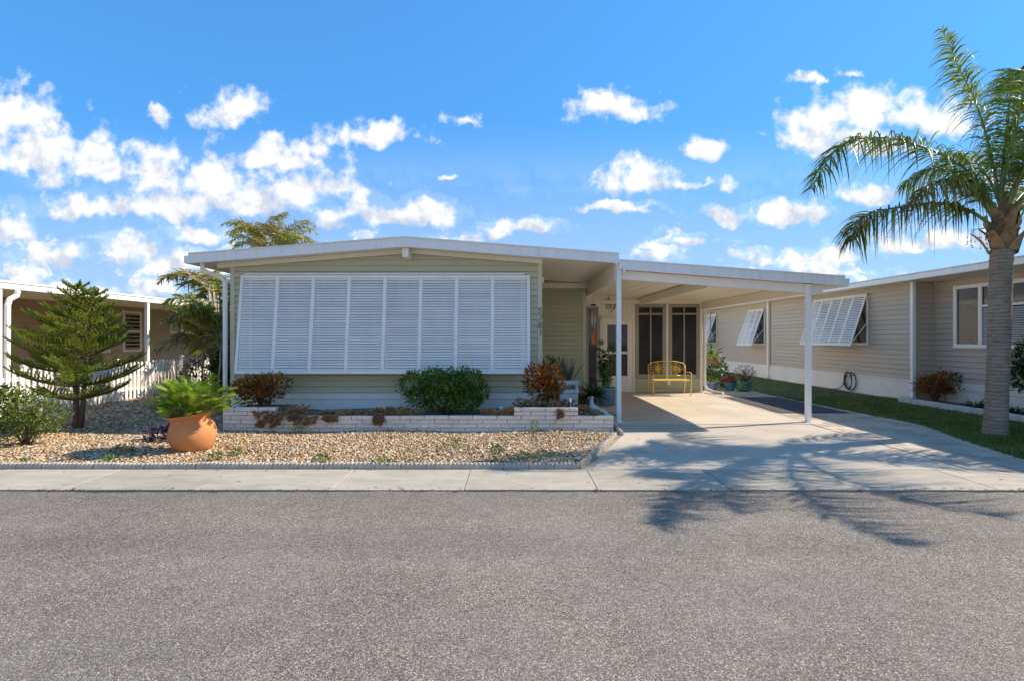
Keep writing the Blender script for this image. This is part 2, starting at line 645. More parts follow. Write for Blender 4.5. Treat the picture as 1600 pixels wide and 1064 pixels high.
M['white'] = paint('white_aluminium', (.93, .88, .80), rough=.42, var=.03, scale=1.5, finevar=.03, dirt=(.58, .53, .45), dirtamt=.25, stretch=(4, 4, .5))
M['slat'] = paint('shutter_paint', (.95, .895, .805), rough=.45, var=.04, scale=1.2, finevar=.03, dirt=(.58, .56, .53), dirtamt=.2, obj=.10)
M['fascia'] = paint('fascia_white', (.89, .85, .785), rough=.4, var=.03, scale=.8, finevar=.02, dirt=(.5, .46, .40), dirtamt=.35, stretch=(6, 6, .6))
M['cream'] = paint('soffit_cream', (.91, .85, .74), rough=.5, var=.04, scale=.9, finevar=.03, dirt=(.6, .52, .42), dirtamt=.15)
M['creamwall'] = paint('porch_wall_cream', (.90, .835, .70), rough=.55, var=.05, scale=1.1, finevar=.03)
M['sage'] = paint('sage_siding', (.58, .56, .365), rough=.55, var=.05, scale=.7, fine=30, finevar=.06, dirt=(.30, .28, .20), dirtamt=.15, obj=.07, stretch=(1, 1, 6), bmp=.05)
M['sagetrim'] = paint('sage_trim', (.61, .59, .41), rough=.5, var=.04, scale=.9)
M['tan'] = paint('tan_siding', (.58, .485, .375), rough=.55, var=.05, scale=.7, fine=30, finevar=.06, dirt=(.30, .26, .21), dirtamt=.15, obj=.07, stretch=(1, 1, 6), bmp=.05)
M['brown'] = paint('brown_siding', (.56, .40, .255), rough=.6, var=.05, scale=.7, fine=30, finevar=.06, obj=.07, stretch=(1, 1, 6))
M['skirt'] = paint('skirting_white', (.86, .80, .72), rough=.55, var=.05, scale=1.2, dirt=(.45, .41, .34), dirtamt=.3)
M['brick'] = paint('white_painted_brick', (.92, .80, .67), rough=.7, var=.08, scale=5, fine=70, finevar=.14, dirt=(.36, .28, .21), dirtamt=.55, obj=.14, bmp=.35)
M['mortar'] = paint('dark_mortar', (.20, .18, .16), rough=.95, var=.2, scale=9)
M['terracotta'] = paint('terracotta', (.66, .255, .085), rough=.7, var=.12, scale=3.5, fine=40, finevar=.12, dirt=(.64, .42, .28), dirtamt=.35, bmp=.1)
M['yellow'] = paint('yellow_enamel', (.86, .64, .12), rough=.35, var=.06, scale=6)
M['glass'] = glass_mat('dark_glass', (.018, .019, .021))
M['screen'] = glass_mat('screened_glass', (.032, .029, .026), rough=.30, spec=.18)
M['winframe'] = paint('taupe_frame', (.36, .33, .27), rough=.5, var=.05)
M['black'] = paint('black_iron', (.02, .02, .02), rough=.5, var=.1)
M['digit'] = paint('number_bronze', (.16, .15, .13), rough=.4, var=.1)
M['metal'] = paint('chime_metal', (.6, .6, .6), rough=.3, var=.05, metallic=.8)
M['rust'] = paint('orange_tag', (.55, .16, .06), rough=.6, var=.15, scale=8)
M['teal'] = paint('teal_glaze', (.06, .20, .27), rough=.25, var=.15, scale=5)
M['green_glaze'] = paint('green_glaze', (.08, .19, .13), rough=.2, var=.2, scale=6)
M['blue_glaze'] = paint('blue_glaze', (.28, .40, .60), rough=.25, var=.35, scale=8)
M['bluepot'] = paint('blue_grey_plastic', (.15, .25, .30), rough=.5, var=.1, scale=5)
M['curtain'] = paint('pale_curtain', (.55, .55, .56), rough=.8, var=.25, scale=1.8, stretch=(2.5, 1, .4))
M['blind'] = paint('grey_blind', (.38, .37, .35), rough=.6, var=.1)
M['mat'] = paint('dark_mat', (.085, .082, .088), rough=.95, var=.12, scale=4, fine=130, finevar=.3, bmp=.3)
M['stone'] = paint('cast_stone', (.62, .60, .57), rough=.85, var=.12, scale=9, fine=60, finevar=.2, dirt=(.3, .28, .25), dirtamt=.4)
M['wood'] = paint('weathered_wood', (.33, .19, .10), rough=.75, var=.25, scale=9)
M['hose'] = paint('black_hose', (.025, .027, .025), rough=.45, var=.1)
M['palmtrunk'] = bark_mat('palm_trunk', (.20, .15, .105), (.46, .37, .285), ring=5.0)
M['boot'] = bark_mat('palm_boot', (.20, .11, .05), (.52, .36, .20))
M['bark'] = bark_mat('bark', (.10, .065, .04), (.26, .17, .11))
M['cane'] = bark_mat('cane_stem', (.30, .25, .18), (.52, .45, .34), ring=4.0)
M['rachis'] = paint('rachis_green', (.23, .27, .09), rough=.5, var=.2, scale=4)
M['palmleaf'] = leafm('palm_leaf', [(0, (.075, .14, .026)), (.5, (.165, .25, .038)), (.85, (.31, .37, .055)), (1, (.50, .43, .08))], trans=.42)
M['yellowfrond'] = leafm('yellowing_frond', [(0, (.09, .13, .03)), (.5, (.22, .25, .045)), (.85, (.44, .38, .07)), (1, (.52, .36, .12))], trans=.42)
M['dryleaf'] = leafm('dry_palm_leaf', [(0, (.22, .20, .05)), (.5, (.42, .33, .10)), (1, (.60, .42, .19))], trans=.4)
M['arecaleaf'] = leafm('areca_leaf', [(0, (.13, .19, .028)), (.5, (.34, .37, .06)), (.85, (.60, .50, .09)), (1, (.66, .42, .14))], trans=.5)
M['hedge'] = leafm('glossy_leaf', [(0, (.045, .11, .016)), (.55, (.11, .23, .028)), (1, (.33, .48, .065))], trans=.3, rough=.3, spec=.5, clump=5)
M['croton'] = leafm('croton_leaf', [(0, (.14, .14, .03)), (.3, (.30, .07, .025)), (.6, (.58, .17, .03)), (.85, (.72, .36, .05)), (1, (.55, .04, .03))], trans=.4, rough=.35)
M['crotondark'] = leafm('dark_croton_leaf', [(0, (.11, .13, .03)), (.45, (.34, .09, .03)), (.8, (.62, .22, .035)), (1, (.66, .38, .07))], trans=.45, rough=.35)
M['pine'] = leafm('araucaria_needle', [(0, (.12, .19, .028)), (.5, (.29, .38, .045)), (1, (.56, .56, .085))], trans=.5, rough=.5, clump=3, clumpvar=.35)
M['xanadu'] = leafm('philodendron_leaf', [(0, (.12, .22, .025)), (.6, (.27, .41, .045)), (1, (.50, .58, .09))], trans=.5, rough=.4)
M['weed'] = leafm('weed_leaf', [(0, (.11, .19, .03)), (1, (.30, .40, .07))], trans=.35)
M['bushleaf'] = leafm('pale_bush_leaf', [(0, (.09, .14, .025)), (.6, (.21, .28, .05)), (1, (.40, .43, .11))], trans=.45)
M['darkleaf'] = leafm('dark_leaf', [(0, (.028, .055, .015)), (.7, (.065, .115, .025)), (1, (.14, .19, .04))], trans=.35)
M['broad'] = leafm('broad_leaf', [(0, (.04, .10, .02)), (.7, (.09, .18, .03)), (1, (.30, .38, .10))], trans=.3, rough=.35)
M['snake'] = leafm('snake_leaf', [(0, (.07, .10, .05)), (1, (.17, .20, .10))], trans=.1)
M['purple'] = leafm('purple_leaf', [(0, (.03, .012, .04)), (1, (.10, .03, .11))], trans=.2)
M['pink'] = leafm('pink_petal', [(0, (.50, .03, .09)), (1, (.75, .12, .25))], trans=.3)
M['yellowleaf'] = leafm('yellow_green_leaf', [(0, (.12, .20, .03)), (.6, (.28, .36, .05)), (1, (.5, .48, .08))], trans=.4)
M['ghost'] = leafm('rosette_leaf', [(0, (.40, .27, .16)), (.5, (.62, .41, .25)), (.85, (.64, .55, .38)), (1, (.74, .40, .23))], trans=.3, rough=.6, clump=4)
M['orange'] = leafm('orange_leaf', [(0, (.55, .20, .06)), (1, (.75, .42, .18))], trans=.35)
M['paleplant'] = leafm('pale_succulent', [(0, (.20, .21, .12)), (1, (.48, .42, .30))], trans=.15)
M['litter'] = leafm('dry_litter', [(0, (.10, .06, .03)), (.5, (.24, .15, .07)), (1, (.45, .34, .18))], trans=.1, rough=.8)
M['grass'] = leafm('grass_blade', [(0, (.10, .17, .022)), (.6, (.19, .27, .04)), (.9, (.34, .34, .075)), (1, (.52, .43, .18))], trans=.3, rough=.5, clump=1.6, clumpvar=.4)


def stone_mat():
    m, nt, b = base_mat('river_stone')
    g = N(nt, 'ShaderNodeNewGeometry')
    c = ramp(nt, g.outputs['Random Per Island'], [(0, (.16, .085, .038)), (.2, (.36, .21, .095)), (.46, (.50, .325, .165)), (.70, (.60, .43, .25)), (.87, (.68, .55, .38)), (.95, (.76, .68, .57)), (1, (.30, .26, .22))])
    k = ramp(nt, noise(nt, 60, 3, .6), [(.3, (.82, .80, .78)), (.7, (1.06, 1.06, 1.06))])
    c = mixc(nt, 1.0, c, k, 'MULTIPLY')
    nt.links.new(c, b.inputs['Base Color'])
    b.inputs['Roughness'].default_value = .65
    b.inputs['Specular IOR Level'].default_value = .3
    return m


M['pebble'] = stone_mat()

# ------------------------------------------------------------------ ground, road, kerb, driveway
def sheet(name, poly, z, mat, parent=None):
    mb = MB()
    mb.add([(x, y, z) for x, y in poly], [tuple(range(len(poly)))])
    return mb.build(name, mat, parent)


tag(sheet('ground', [(-300, -120), (300, -120), (300, 400), (-300, 400)], -0.035, M['ground']), kind='structure')

# road with a slightly ragged edge against the kerb slabs
edge = [(-60 + i * 0.12, 5.172 + random.uniform(-.016, .016) + .016 * math.sin(i * .13) * math.sin(i * .031)) for i in range(1001)]
tag(sheet('road', [(60, -60), (60, 5.165)] + edge[::-1] + [(-60, -60)], 0.0, M['asphalt']), kind='structure')

# kerb strip: one concrete slab beside the next, open joints between them
kerb = sheet('kerb_strip', [(-40, 5.1), (40, 5.1), (40, 6.05), (-40, 6.05)], -0.018, M['joint'])
tag(kerb, kind='structure')
for k in range(-12, 13):
    x0 = -0.487 + 1.36 * k
    mb = MB()
    mb.cbox(x0 + .0035, x0 + 1.3565, 5.195, 6.0, -0.08, 0.012 + random.uniform(-.002, .003), c=.003)
    mb.build('kerb_slab', M['curb'], kerb)

# driveway: apron and painted carport floor
EDGE_L = [(0.86, 6.02), (1.80, 8.2), (1.80, 9.17)]
drive = sheet('driveway', [(0.5, 6.0), (7.4, 6.0), (7.4, 14.6), (1.6, 14.6), (1.6, 9.0)], -0.012, M['joint'])
tag(drive, kind='structure')
mb = MB()
mb.prism([(0.86, 6.012), (5.34, 6.012), (5.34, 9.17), (1.80, 9.17), (1.80, 8.2)], 'z', -0.05, 0.010)
mb.build('apron_slab', M['slab'], drive)
mb = MB()
mb.prism([(1.80, 9.185), (5.36, 9.185), (5.36, 14.62), (1.80, 14.62)], 'z', -0.05, 0.014)
mb.build('carport_floor', M['floor'], drive)
# apron continues past the pavers at the kerb

PAVER_EDGE = [(15.6, 7.0), (11.4, 7.1), (9.6, 7.28), (8.9, 7.25), (8.3, 7.0), (7.7, 6.8), (7.0, 6.62), (6.5, 6.5), (6.25, 6.55), (6.0, 6.7)]


def paver_x(y):
    for (y0, x0), (y1, x1) in zip(PAVER_EDGE, PAVER_EDGE[1:]):
        if y1 <= y <= y0:
            t = (y - y0) / (y1 - y0)
            return x0 + t * (x1 - x0)
    return PAVER_EDGE[0][1]


path = sheet('paver_strip', [(5.345, 6.0), (6.7, 6.0)] + [(x, y) for y, x in PAVER_EDGE[::-1][1:]] + [(5.345, 15.6)], -0.004, M['joint'])
tag(path, kind='structure')
pw, pl = 0.225, 0.30
row = 0
y = 6.01
pm = {}
while y < 15.5:
    x = 5.365 - (0.15 if row % 2 else 0)
    xe = paver_x(y + pw / 2)
    while x < xe - .06:
        xa, xb = max(x, 5.365), min(x + pl, xe)
        if xb - xa > .05:
            key = round(xb - xa, 3)
            if key not in pm:
                mb = MB()
                mb.cbox(0.0035, key - 0.0035, 0.0035, pw - 0.0035, -0.05, 0.0, c=.006)
                pm[key] = mb.mesh('paver', M['paver'])
            piece('paver', pm[key], path, T(xa, y, 0.011 + random.uniform(-.0015, .002)) @ Matrix.Rotation(random.uniform(-.004, .004), 4, 'Z'))
        x += pl
    y += pw
    row += 1

# lawn on the right
mb = MB()
lawn_poly = [(6.7, 6.0)] + [(30, 6.0), (30, 40), (5.6, 40), (5.6, 15.6)] + [(x, y) for y, x in PAVER_EDGE[:-1]]
lawn = sheet('lawn', lawn_poly, -0.008, M['lawnbase'])
tag(lawn, kind='structure')


def grass():
    pts = []
    tries = [(6.02, 9.5, 7000, 6.3, 9.9), (6.02, 13.5, 30000, 6.4, 9.95), (13.5, 28, 12000, 6.9, 9.95)]
    out = []
    for y0, y1, n, xa, xb in tries:
        ys = RNG.uniform(y0, y1, n)
        xs = RNG.uniform(xa, xb, n)
        for x, y in zip(xs, ys):
            if x > paver_x(min(y, 15.6)) + RNG.normal(0.02, 0.025) and not (x > 9.5 and y < 12.6) and not (x > 9.86):
                out.append((x, y))
    B = np.array(out)
    n = len(B)
    patch = np.sin(B[:, 0] * 3.1 + 1.3 * np.sin(B[:, 1] * 2.2)) * np.sin(B[:, 1] * 2.7 + .8)
    h = RNG.uniform(.022, .05, n) * (1 + .35 * patch)
    a = RNG.uniform(0, 2 * np.pi, n)
    lean = RNG.uniform(.2, 1.0, n) * h
    la = RNG.uniform(0, 2 * np.pi, n)
    w = RNG.uniform(.004, .008, n)
    V = np.zeros((n, 3, 3))
    V[:, 0, 0] = B[:, 0] - np.cos(a) * w; V[:, 0, 1] = B[:, 1] - np.sin(a) * w
    V[:, 1, 0] = B[:, 0] + np.cos(a) * w; V[:, 1, 1] = B[:, 1] + np.sin(a) * w
    V[:, 2, 0] = B[:, 0] + np.cos(la) * lean; V[:, 2, 1] = B[:, 1] + np.sin(la) * lean
    V[:, 2, 2] = h
    V[:, :2, 2] = -0.01
    F = np.arange(n * 3).reshape(n, 3)
    o = piece('grass', np_mesh('grass', V, F, M['grass']), None)
    tag(o, 'short patchy green lawn between the paver strip and the tan house', 'grass', kind='stuff')


grass()

# gravel yard
tag(sheet('gravel_base', [(-14, 6.0), (0.86, 6.0), (1.80, 8.2), (1.80, 9.17), (1.80, 13.4), (-4.0, 13.4), (-5.3, 16), (-14, 16)], -0.002, M['gravelbase']), kind='structure')


def gravel():
    ico = bmesh.new()
    bmesh.ops.create_icosphere(ico, subdivisions=1, radius=1.0)
    IV = np.array([v.co[:] for v in ico.verts])
    IF = np.array([[v.index for v in f.verts] for f in ico.faces])
    ico.free()

    def edge_x(y):
        return 0.82 + (y - 6.02) * (0.94 / 2.18) if y < 8.2 else 1.72
    P = []
    for y0, y1, xa, xb, s, keep in ((6.07, 8.5, -8.9, 1.75, .030, None), (8.5, 9.7, -10, -4.85, .038, None), (9.7, 15.2, -10, -5.2, .052, None)):
        for yy in np.arange(y0, y1, s):
            xs = np.arange(xa, xb, s) + RNG.uniform(-.45, .45, int(np.ceil((xb - xa) / s)))[:len(np.arange(xa, xb, s))] * s
            for x in xs:
                y = yy + RNG.uniform(-.45, .45) * s
                if y < 8.5 and x > edge_x(y) - .02:
                    continue
                if y < 6.08 or (x > -4.83 and y > 8.43):
                    continue
                if -x > y * 1.06 + .8:
                    continue
                P.append((x, y, s))
    P = np.array(P)
    n = len(P)
    sz = P[:, 2] * RNG.choice([.36, .48, .60, .74, 1.0], n, p=[.22, .3, .26, .17, .05]) * RNG.uniform(.9, 1.15, n)
    R = np.stack([sz * RNG.uniform(.85, 1.25, n), sz * RNG.uniform(.7, 1.0, n), sz * RNG.uniform(.45, .75, n)], 1)
    a = RNG.uniform(0, 2 * np.pi, n)
    tlt = RNG.normal(0, .35, n)
    L = IV[None] * R[:, None, :]
    L = L * (1 + RNG.normal(0, .10, (n, len(IV), 1)))
    ct, st = np.cos(tlt)[:, None], np.sin(tlt)[:, None]
    Lx = L[..., 0] * ct - L[..., 2] * st
    Lz = L[..., 0] * st + L[..., 2] * ct
    ca, sa = np.cos(a)[:, None], np.sin(a)[:, None]
    X = Lx * ca - L[..., 1] * sa + P[:, 0:1]
    Y = Lx * sa + L[..., 1] * ca + P[:, 1:2]
    mound = .012 + .018 * np.sin(P[:, 0] * 2.3) * np.sin(P[:, 1] * 3.1 + .5) + RNG.uniform(0, .014, n)
    Z = Lz + np.maximum(mound, 0.004)[:, None]
    V = np.stack([X, Y, Z], -1)
    F = IF[None] + (np.arange(n) * len(IV))[:, None, None]
    o = piece('gravel', np_mesh('gravel', V, F.reshape(-1, 3), M['pebble'], True), None)
    tag(o, 'tan and cream river stones spread over the front yard', 'gravel', kind='stuff')


gravel()


# scalloped concrete edging along the gravel
def edging_block(length=0.30, n=6, h=.085, t=.05):
    """row of rounded upright ribs on one concrete foot"""
    mb = MB()
    mb.box(0.002, length - .002, .006, t - .006, -0.04, h - .02)
    w = length / n
    for i in range(n):
        cx = w * (i + .5)
        pts = []
        for k in range(10):
            th = 2 * math.pi * k / 10
            pts.append((cx + (w * .5 - .0015) * math.cos(th), t / 2 + t * .5 * math.sin(th)))
        hh = h + random.uniform(-.002, .002)
        k0 = mb.n
        vs = [(x, y, -0.04) for x, y in pts] + [(x, y, hh - .012) for x, y in pts] + [(cx + (x - cx) * .65, t / 2 + (y - t / 2) * .7, hh) for x, y in pts]
        fs = []
        for lv in range(2):
            for q in range(10):
                q2 = (q + 1) % 10
                fs.append((lv * 10 + q, lv * 10 + q2, lv * 10 + 10 + q2, lv * 10 + 10 + q))
        fs.append(tuple(range(20, 30)))
        mb.add(vs, fs)
    return mb.mesh('edging_block', M['edging'])


edging_meshes = [edging_block() for _ in range(4)]
edg = thing('garden_edging', 'low grey scalloped concrete edging along the gravel and driveway', 'edging', (0.8, 6.04, 0))
x = 0.80 - .30
k = 0
while x > -9.5:
    piece('edging_block', edging_meshes[k % 4], edg, T(x, 6.02 + random.uniform(-.008, .008), random.uniform(-.008, .004)) @ Matrix.Rotation(random.uniform(-.015, .015), 4, 'Z'))
    x -= .302
    k += 1
a, b = Vector((0.82, 6.03, 0)), Vector((1.73, 8.18, 0))
d = (b - a)
ang = math.atan2(d.y, d.x)
nn = int(d.length / .302)
for i in range(nn):
    p = a + d.normalized() * (i * .302)
    piece('edging_block', edging_meshes[i % 4], edg, T(p.x, p.y, random.uniform(-.006, .004)) @ Matrix.Rotation(ang + random.uniform(-.02, .02), 4, 'Z'))
for i in range(2):
    piece('edging_block', edging_meshes[i], edg, T(1.77, 8.16 + .302 * i, random.uniform(-.006, .004)) @ Matrix.Rotation(math.pi / 2, 4, 'Z'))


def litter():
    """fallen leaf bits and grit along the kerb, the gravel and the drive"""
    n = 900
    P = []
    while len(P) < n:
        k = random.random()
        if k < .45:
            x, y, z = random.uniform(-6.2, 6.0), 5.17 + abs(random.gauss(0, .05)), .014
            if y > 6: continue
        elif k < .60:
            x, y, z = random.uniform(-6.2, 6.0), random.uniform(5.2, 6.0), .015
        elif k < .88:
            x, y, z = random.uniform(-7.5, 1.6), random.uniform(6.1, 8.4), .055
            if y < 8.2 and x > .7 + (y - 6) * .42: continue
        else:
            x, y, z = random.uniform(1.2, 6.3), random.uniform(6.05, 9.0), .018
            if x < 1.0 + (y - 6) * .42: continue
        P.append((x, y, z))
    P = np.array(P)
    a = RNG.uniform(0, 2 * np.pi, n)
    L = RNG.choice([.008, .014, .022, .034], n, p=[.35, .35, .22, .08]) * RNG.uniform(.8, 1.2, n)
    c, s_ = np.cos(a), np.sin(a)
    w = L * RNG.uniform(.25, .5, n)
    V = np.zeros((n, 4, 3))
    for i, (u, v_, h) in enumerate(((-1, 0, 0), (0, -1, .2), (1, 0, .1), (0, 1, .3))):
        V[:, i, 0] = P[:, 0] + u * L * c - v_ * w * s_
        V[:, i, 1] = P[:, 1] + u * L * s_ + v_ * w * c
        V[:, i, 2] = P[:, 2] + h * w
    F = np.arange(4 * n).reshape(n, 4)
    o = piece('leaf_litter', np_mesh('leaf_litter', V, F, M['litter']), None)
    tag(o, 'scattered dry leaf bits along the kerb and gravel', 'leaf litter', kind='stuff')


litter()

# ------------------------------------------------------------------ siding
def siding(parent, mat, x0, x1, y, z0, z1, ex=0.114, top=None, axis='x', sgn=1, clipz=None):
    """lap siding, one board per course, facing -y (axis 'x') or along y facing sgn*x (axis 'y').
    top(x) gives the roof line for gable courses (axis 'x')"""
    z = z0
    cache = {}
    while z < z1 - .005:
        h = min(ex, z1 - z)
        # cross-section: butt edge proud at the bottom, with a drip lip
        prof = [(0.0, 0.0), (-.002, 0.0), (-.002, .014), (-.028, .014), (-.029, .020), (-.008, h - .001), (0.0, h - .001)]
        if axis == 'x':
            xa0, xb0, xa1, xb1 = x0, x1, x0, x1
            if top:
                pk, zs, sl = top
                lim0 = (zs - z) / sl
                lim1 = (zs - z - h) / sl
                if lim0 <= 0.05:
                    break
                lim1 = max(lim1, .02)
                xa0, xb0 = max(x0, pk - lim0), min(x1, pk + lim0)
                xa1, xb1 = max(x0, pk - lim1), min(x1, pk + lim1)
            n = len(prof)
            vs = []
            for a, b_ in ((xa0, xa1), (xb0, xb1)):
                for py, pz in prof:
                    t = min(1, pz / h)
                    vs.append((a + (b_ - a) * t, y + py, z + pz))
            fs = [tuple(range(n)), tuple(range(n, 2 * n))[::-1]] + [(i, i + n, (i + 1) % n + n, (i + 1) % n) for i in range(n)]
            mb = MB()
            mb.add(vs, fs)
            piece('siding_board', mb.mesh('siding_board', mat), parent)
        else:
            key = round(h, 4)
            if key not in cache:
                mb = MB()
                n = len(prof)
                vs = [(-sgn * py * -1, a, pz) for a in (x0, x1) for py, pz in prof]
                vs = [(sgn * -py, a, pz) for a in (x0, x1) for py, pz in prof]
                fs = [tuple(range(n)), tuple(range(n, 2 * n))[::-1]] + [(i, i + n, (i + 1) % n + n, (i + 1) % n) for i in range(n)]
                mb.add(vs, fs)
                me = mb.mesh('siding_board', mat)
                bm = bmesh.new(); bm.from_mesh(me); bmesh.ops.recalc_face_normals(bm, faces=bm.faces); bm.to_mesh(me); bm.free()
                cache[key] = me
            piece('siding_board', cache[key], parent, T(y, 0, z))
        z += ex


def shutter(parent, W, H, panels, slats, Mw, name='awning_shutter', depth=.03, st=.048):
    """louvred awning shutter hinged at its top edge; local x along the width, z up (0 = hinge, -H = bottom), y = outward is -y"""
    fr = MB()
    fr.cbox(-W / 2, W / 2, -depth, 0, -st, 0, .004)
    fr.cbox(-W / 2, W / 2, -depth, 0, -H, -H + st, .004)
    for s in (-1, 1):
        xs = s * (W / 2 - st / 2)
        fr.cbox(xs - st / 2, xs + st / 2, -depth + .001, -.001, -H + st - .002, -st + .002, .004)
    root = fr.build(name, M['white'], parent, Mw)
    pwid = (W - st) / panels
    mm = MB()
    mm.cbox(-st * .60, st * .60, -depth - .002, 0.002, -H + st, -st, .004)
    mm = mm.mesh('mullion', M['white'])
    for i in range(1, panels):
        piece('mullion', mm, root, Mw @ T(-W / 2 + st / 2 + i * pwid, 0, 0))
    sp = (H - 2 * st) / slats
    sl = MB()
    hw = pwid / 2 - st * .58
    R = Matrix.Rotation(math.radians(-27), 4, 'X')
    sl.cbox(-hw, hw, -.0035, .0035, -sp * .47, sp * .47, .002, M=R)
    sl = sl.mesh('slat', M['slat'])
    for i in range(panels):
        cx = -W / 2 + st / 2 + (i + .5) * pwid
        for k in range(slats):
            piece('slat', sl, root, Mw @ T(cx, -depth * .5, -st - (k + .5) * sp) @ Matrix.Rotation(random.uniform(-.03, .03), 4, 'X'))
    return root


# ------------------------------------------------------------------ the home
HY = 9.7                 # front wall
PK, ZS, SL = -1.95, 3.22, 0.077     # ridge x, soffit height at the ridge, roof slope
XL, XR = -5.31, 0.558
YR = 13.0                # recessed wall
XR2 = 1.87


def zs(x):
    return ZS - SL * abs(x - PK)


home = thing('mobile_home', 'sage green sided single storey home with low white gable roof and long louvred shutter', 'house', (-2.3, 9.7, 0))
# walls behind the boards
core = MB()
core.add([(XL, HY, 0), (XR, HY, 0), (XR, HY, zs(XR)), (PK, HY, zs(PK)), (XL, HY, zs(XL)),
          (XL, 26, 0), (XR, 26, 0), (XR, 26, zs(XR)), (PK, 26, zs(PK)), (XL, 26, zs(XL))],
         [(0, 1, 2, 3, 4), (9, 8, 7, 6, 5), (0, 4, 9, 5), (1, 6, 7, 2)])
wall = core.build('wall', M['sagetrim'], home)
siding(wall, M['sage'], XL + .07, XR - .07, HY - .002, 0.51, 3.3, top=(PK, ZS, SL))
recess = MB()
recess.box(XR + .003, XR2, YR, 26, 0, 2.98)
recess_w = recess.build('recess_wall', M['sagetrim'], home)
siding(recess_w, M['sage'], XR + .01, XR2 - .09, YR - .002, 0.10, 2.80)
for xa, xb in ((XL - .012, XL + .075), (XR - .075, XR + .012)):
    tr = MB()
    tr.cbox(xa, xb, HY - .036, HY + .02, .40, zs(xa) - .02, .005)
    tr.build('corner_trim', M['sagetrim'], home)
tr = MB()
tr.cbox(XR2 - .09, XR2 + .012, YR - .036, YR + .06, .1, 2.83, .005)
tr.build('corner_trim', M['sagetrim'], home)
tr = MB()
tr.cbox(XR + .015, XR2 + .05, YR - .045, YR - .004, 2.80, 2.93, .005)
tr.build('header_board', M['cream'], home)
# rake boards under the soffit, ridge beam end
for xa, xb in ((XL - .22, PK - .06), (PK + .06, XR + .01)):
    r_ = MB()
    ins = [(xa, zs(xa) - .085), (xb, zs(xb) - .085), (xb, zs(xb) - .003), (xa, zs(xa) - .003)]
    r_.prism(ins, 'y', HY - .085, HY - .034)
    r_.build('rake_board', M['cream'], home)
r_ = MB()
r_.cbox(PK - .058, PK + .058, HY - .34, HY - .01, zs(PK) - .2, zs(PK) - .008, .006)
r_.build('ridge_beam', M['cream'], home)
# roof
YF = 9.30
RXL, RXR = -5.86, 1.93
roof = MB()
sec = [(RXL, zs(RXL)), (PK, zs(PK)), (RXR, zs(RXR)), (RXR, zs(RXR) + .14), (PK, zs(PK) + .14), (RXL, zs(RXL) + .14)]
roof.prism(sec, 'y', YF + .02, 26.2)
roof_o = roof.build('roof', M['cream'], home)
# front fascia pan: upper lip and face, in two lengths
for xa, xb in ((RXL - .012, PK), (PK, RXR + .012)):
    f = MB()
    f.prism([(xa, zs(xa) - .004), (xb, zs(xb) - .004), (xb, zs(xb) + .145), (xa, zs(xa) + .145)], 'y', YF - .012, YF + .018)
    f.prism([(xa, zs(xa) + .146), (xb, zs(xb) + .146), (xb, zs(xb) + .168), (xa, zs(xa) + .168)], 'y', YF - .028, YF + .12)
    f.prism([(xa, zs(xa) - .022), (xb, zs(xb) - .022), (xb, zs(xb) - .005), (xa, zs(xa) - .005)], 'y', YF - .02, YF + .05)
    f.build('fascia', M['fascia'], roof_o)
# eave gutter on the left and the downspout
g = MB()
g.cbox(RXL - .10, RXL - .013, YF - .01, 26.2, zs(RXL) - .02, zs(RXL) + .12, .01)
g.build('gutter', M['white'], roof_o)
dn = MB()
dn.tube([(-5.72, 9.46, 2.93), (-5.72, 9.46, 2.82), (-5.66, 9.50, 2.76), (-5.46, 9.62, 2.67), (-5.40, 9.64, 2.60), (-5.40, 9.64, .06)], .042, 8)
dn.build('downspout', M['white'], home)
# soffit panels of the porch bay: seams
for i in range(5):
    x = .82 + i * .26
    s = MB()
    s.box(x, x + .008, YF + .06, YR - .04, zs(x) - .005, zs(x) - .001)
    s.build('soffit_seam', M['cream'], roof_o)

# skirting
sk = MB()
sk.cbox(XL - .005, XR + .005, HY - .045, HY - .004, .40, .512, .006)
sk.build('skirt_band', M['skirt'], home)
sk = MB()
sk.box(XL, XR, HY - .024, HY + .02, 0, .398)
sk.build('skirting', M['skirt'], home)

# the long shutter and the window behind it
win = MB()
win.cbox(-4.95, .24, HY - .060, HY - .033, .93, 2.68, .006)
wf = win.build('window', M['white'], home)
for i in range(4):
    xa = -4.90 + i * 1.275
    gl = MB()
    gl.box(xa, xa + 1.235, HY - .067, HY - .061, .98, 2.63)
    gl.build('pane', M['curtain'], wf)
SH_W, SH_T, SH_B = 5.42, 2.715, 0.895
out = .235
Hs = math.hypot(SH_T - SH_B, out)
Mw = T(-2.375, HY - .08, SH_T) @ Matrix.Rotation(-math.atan2(out, SH_T - SH_B), 4, 'X')
shutter(home, SH_W, Hs, 8, 35, Mw, st=.056)
h_ = MB()
h_.cbox(-5.02, .24, HY - .115, HY - .01, SH_T + .012, SH_T + .042, .006)
h_.build('shutter_hinge_rail', M['white'], home)
for x in (-5.0, .27):
    a = MB()
    a.tube([(x, HY - .03, 1.35), (x, HY - .27, .99)], .011, 6)
    a.build('shutter_arm', M['white'], home)

# house numbers on the corner post, top to bottom
for i, ch in enumerate('5781'):
    cu = bpy.data.curves.new('house_number', 'FONT')
    cu.body = ch
    cu.size = .165
    cu.extrude = .006
    cu.align_x = 'CENTER'
    cu.materials.append(M['digit'])
    tmp = bpy.data.objects.new('tmp_text', cu)
    me_t = bpy.data.meshes.new_from_object(tmp)
    bpy.data.objects.remove(tmp)
    bpy.data.curves.remove(cu)
    me_t.name = 'house_number'
    o = bpy.data.objects.new('house_number', me_t)
    put(o, home, T(XR - .034 + .012 * (i % 2), HY - .044, 2.00 - i * .137) @ Matrix.Rotation(math.pi / 2, 4, 'X') @ Matrix.Rotation(-.08, 4, 'Z'))
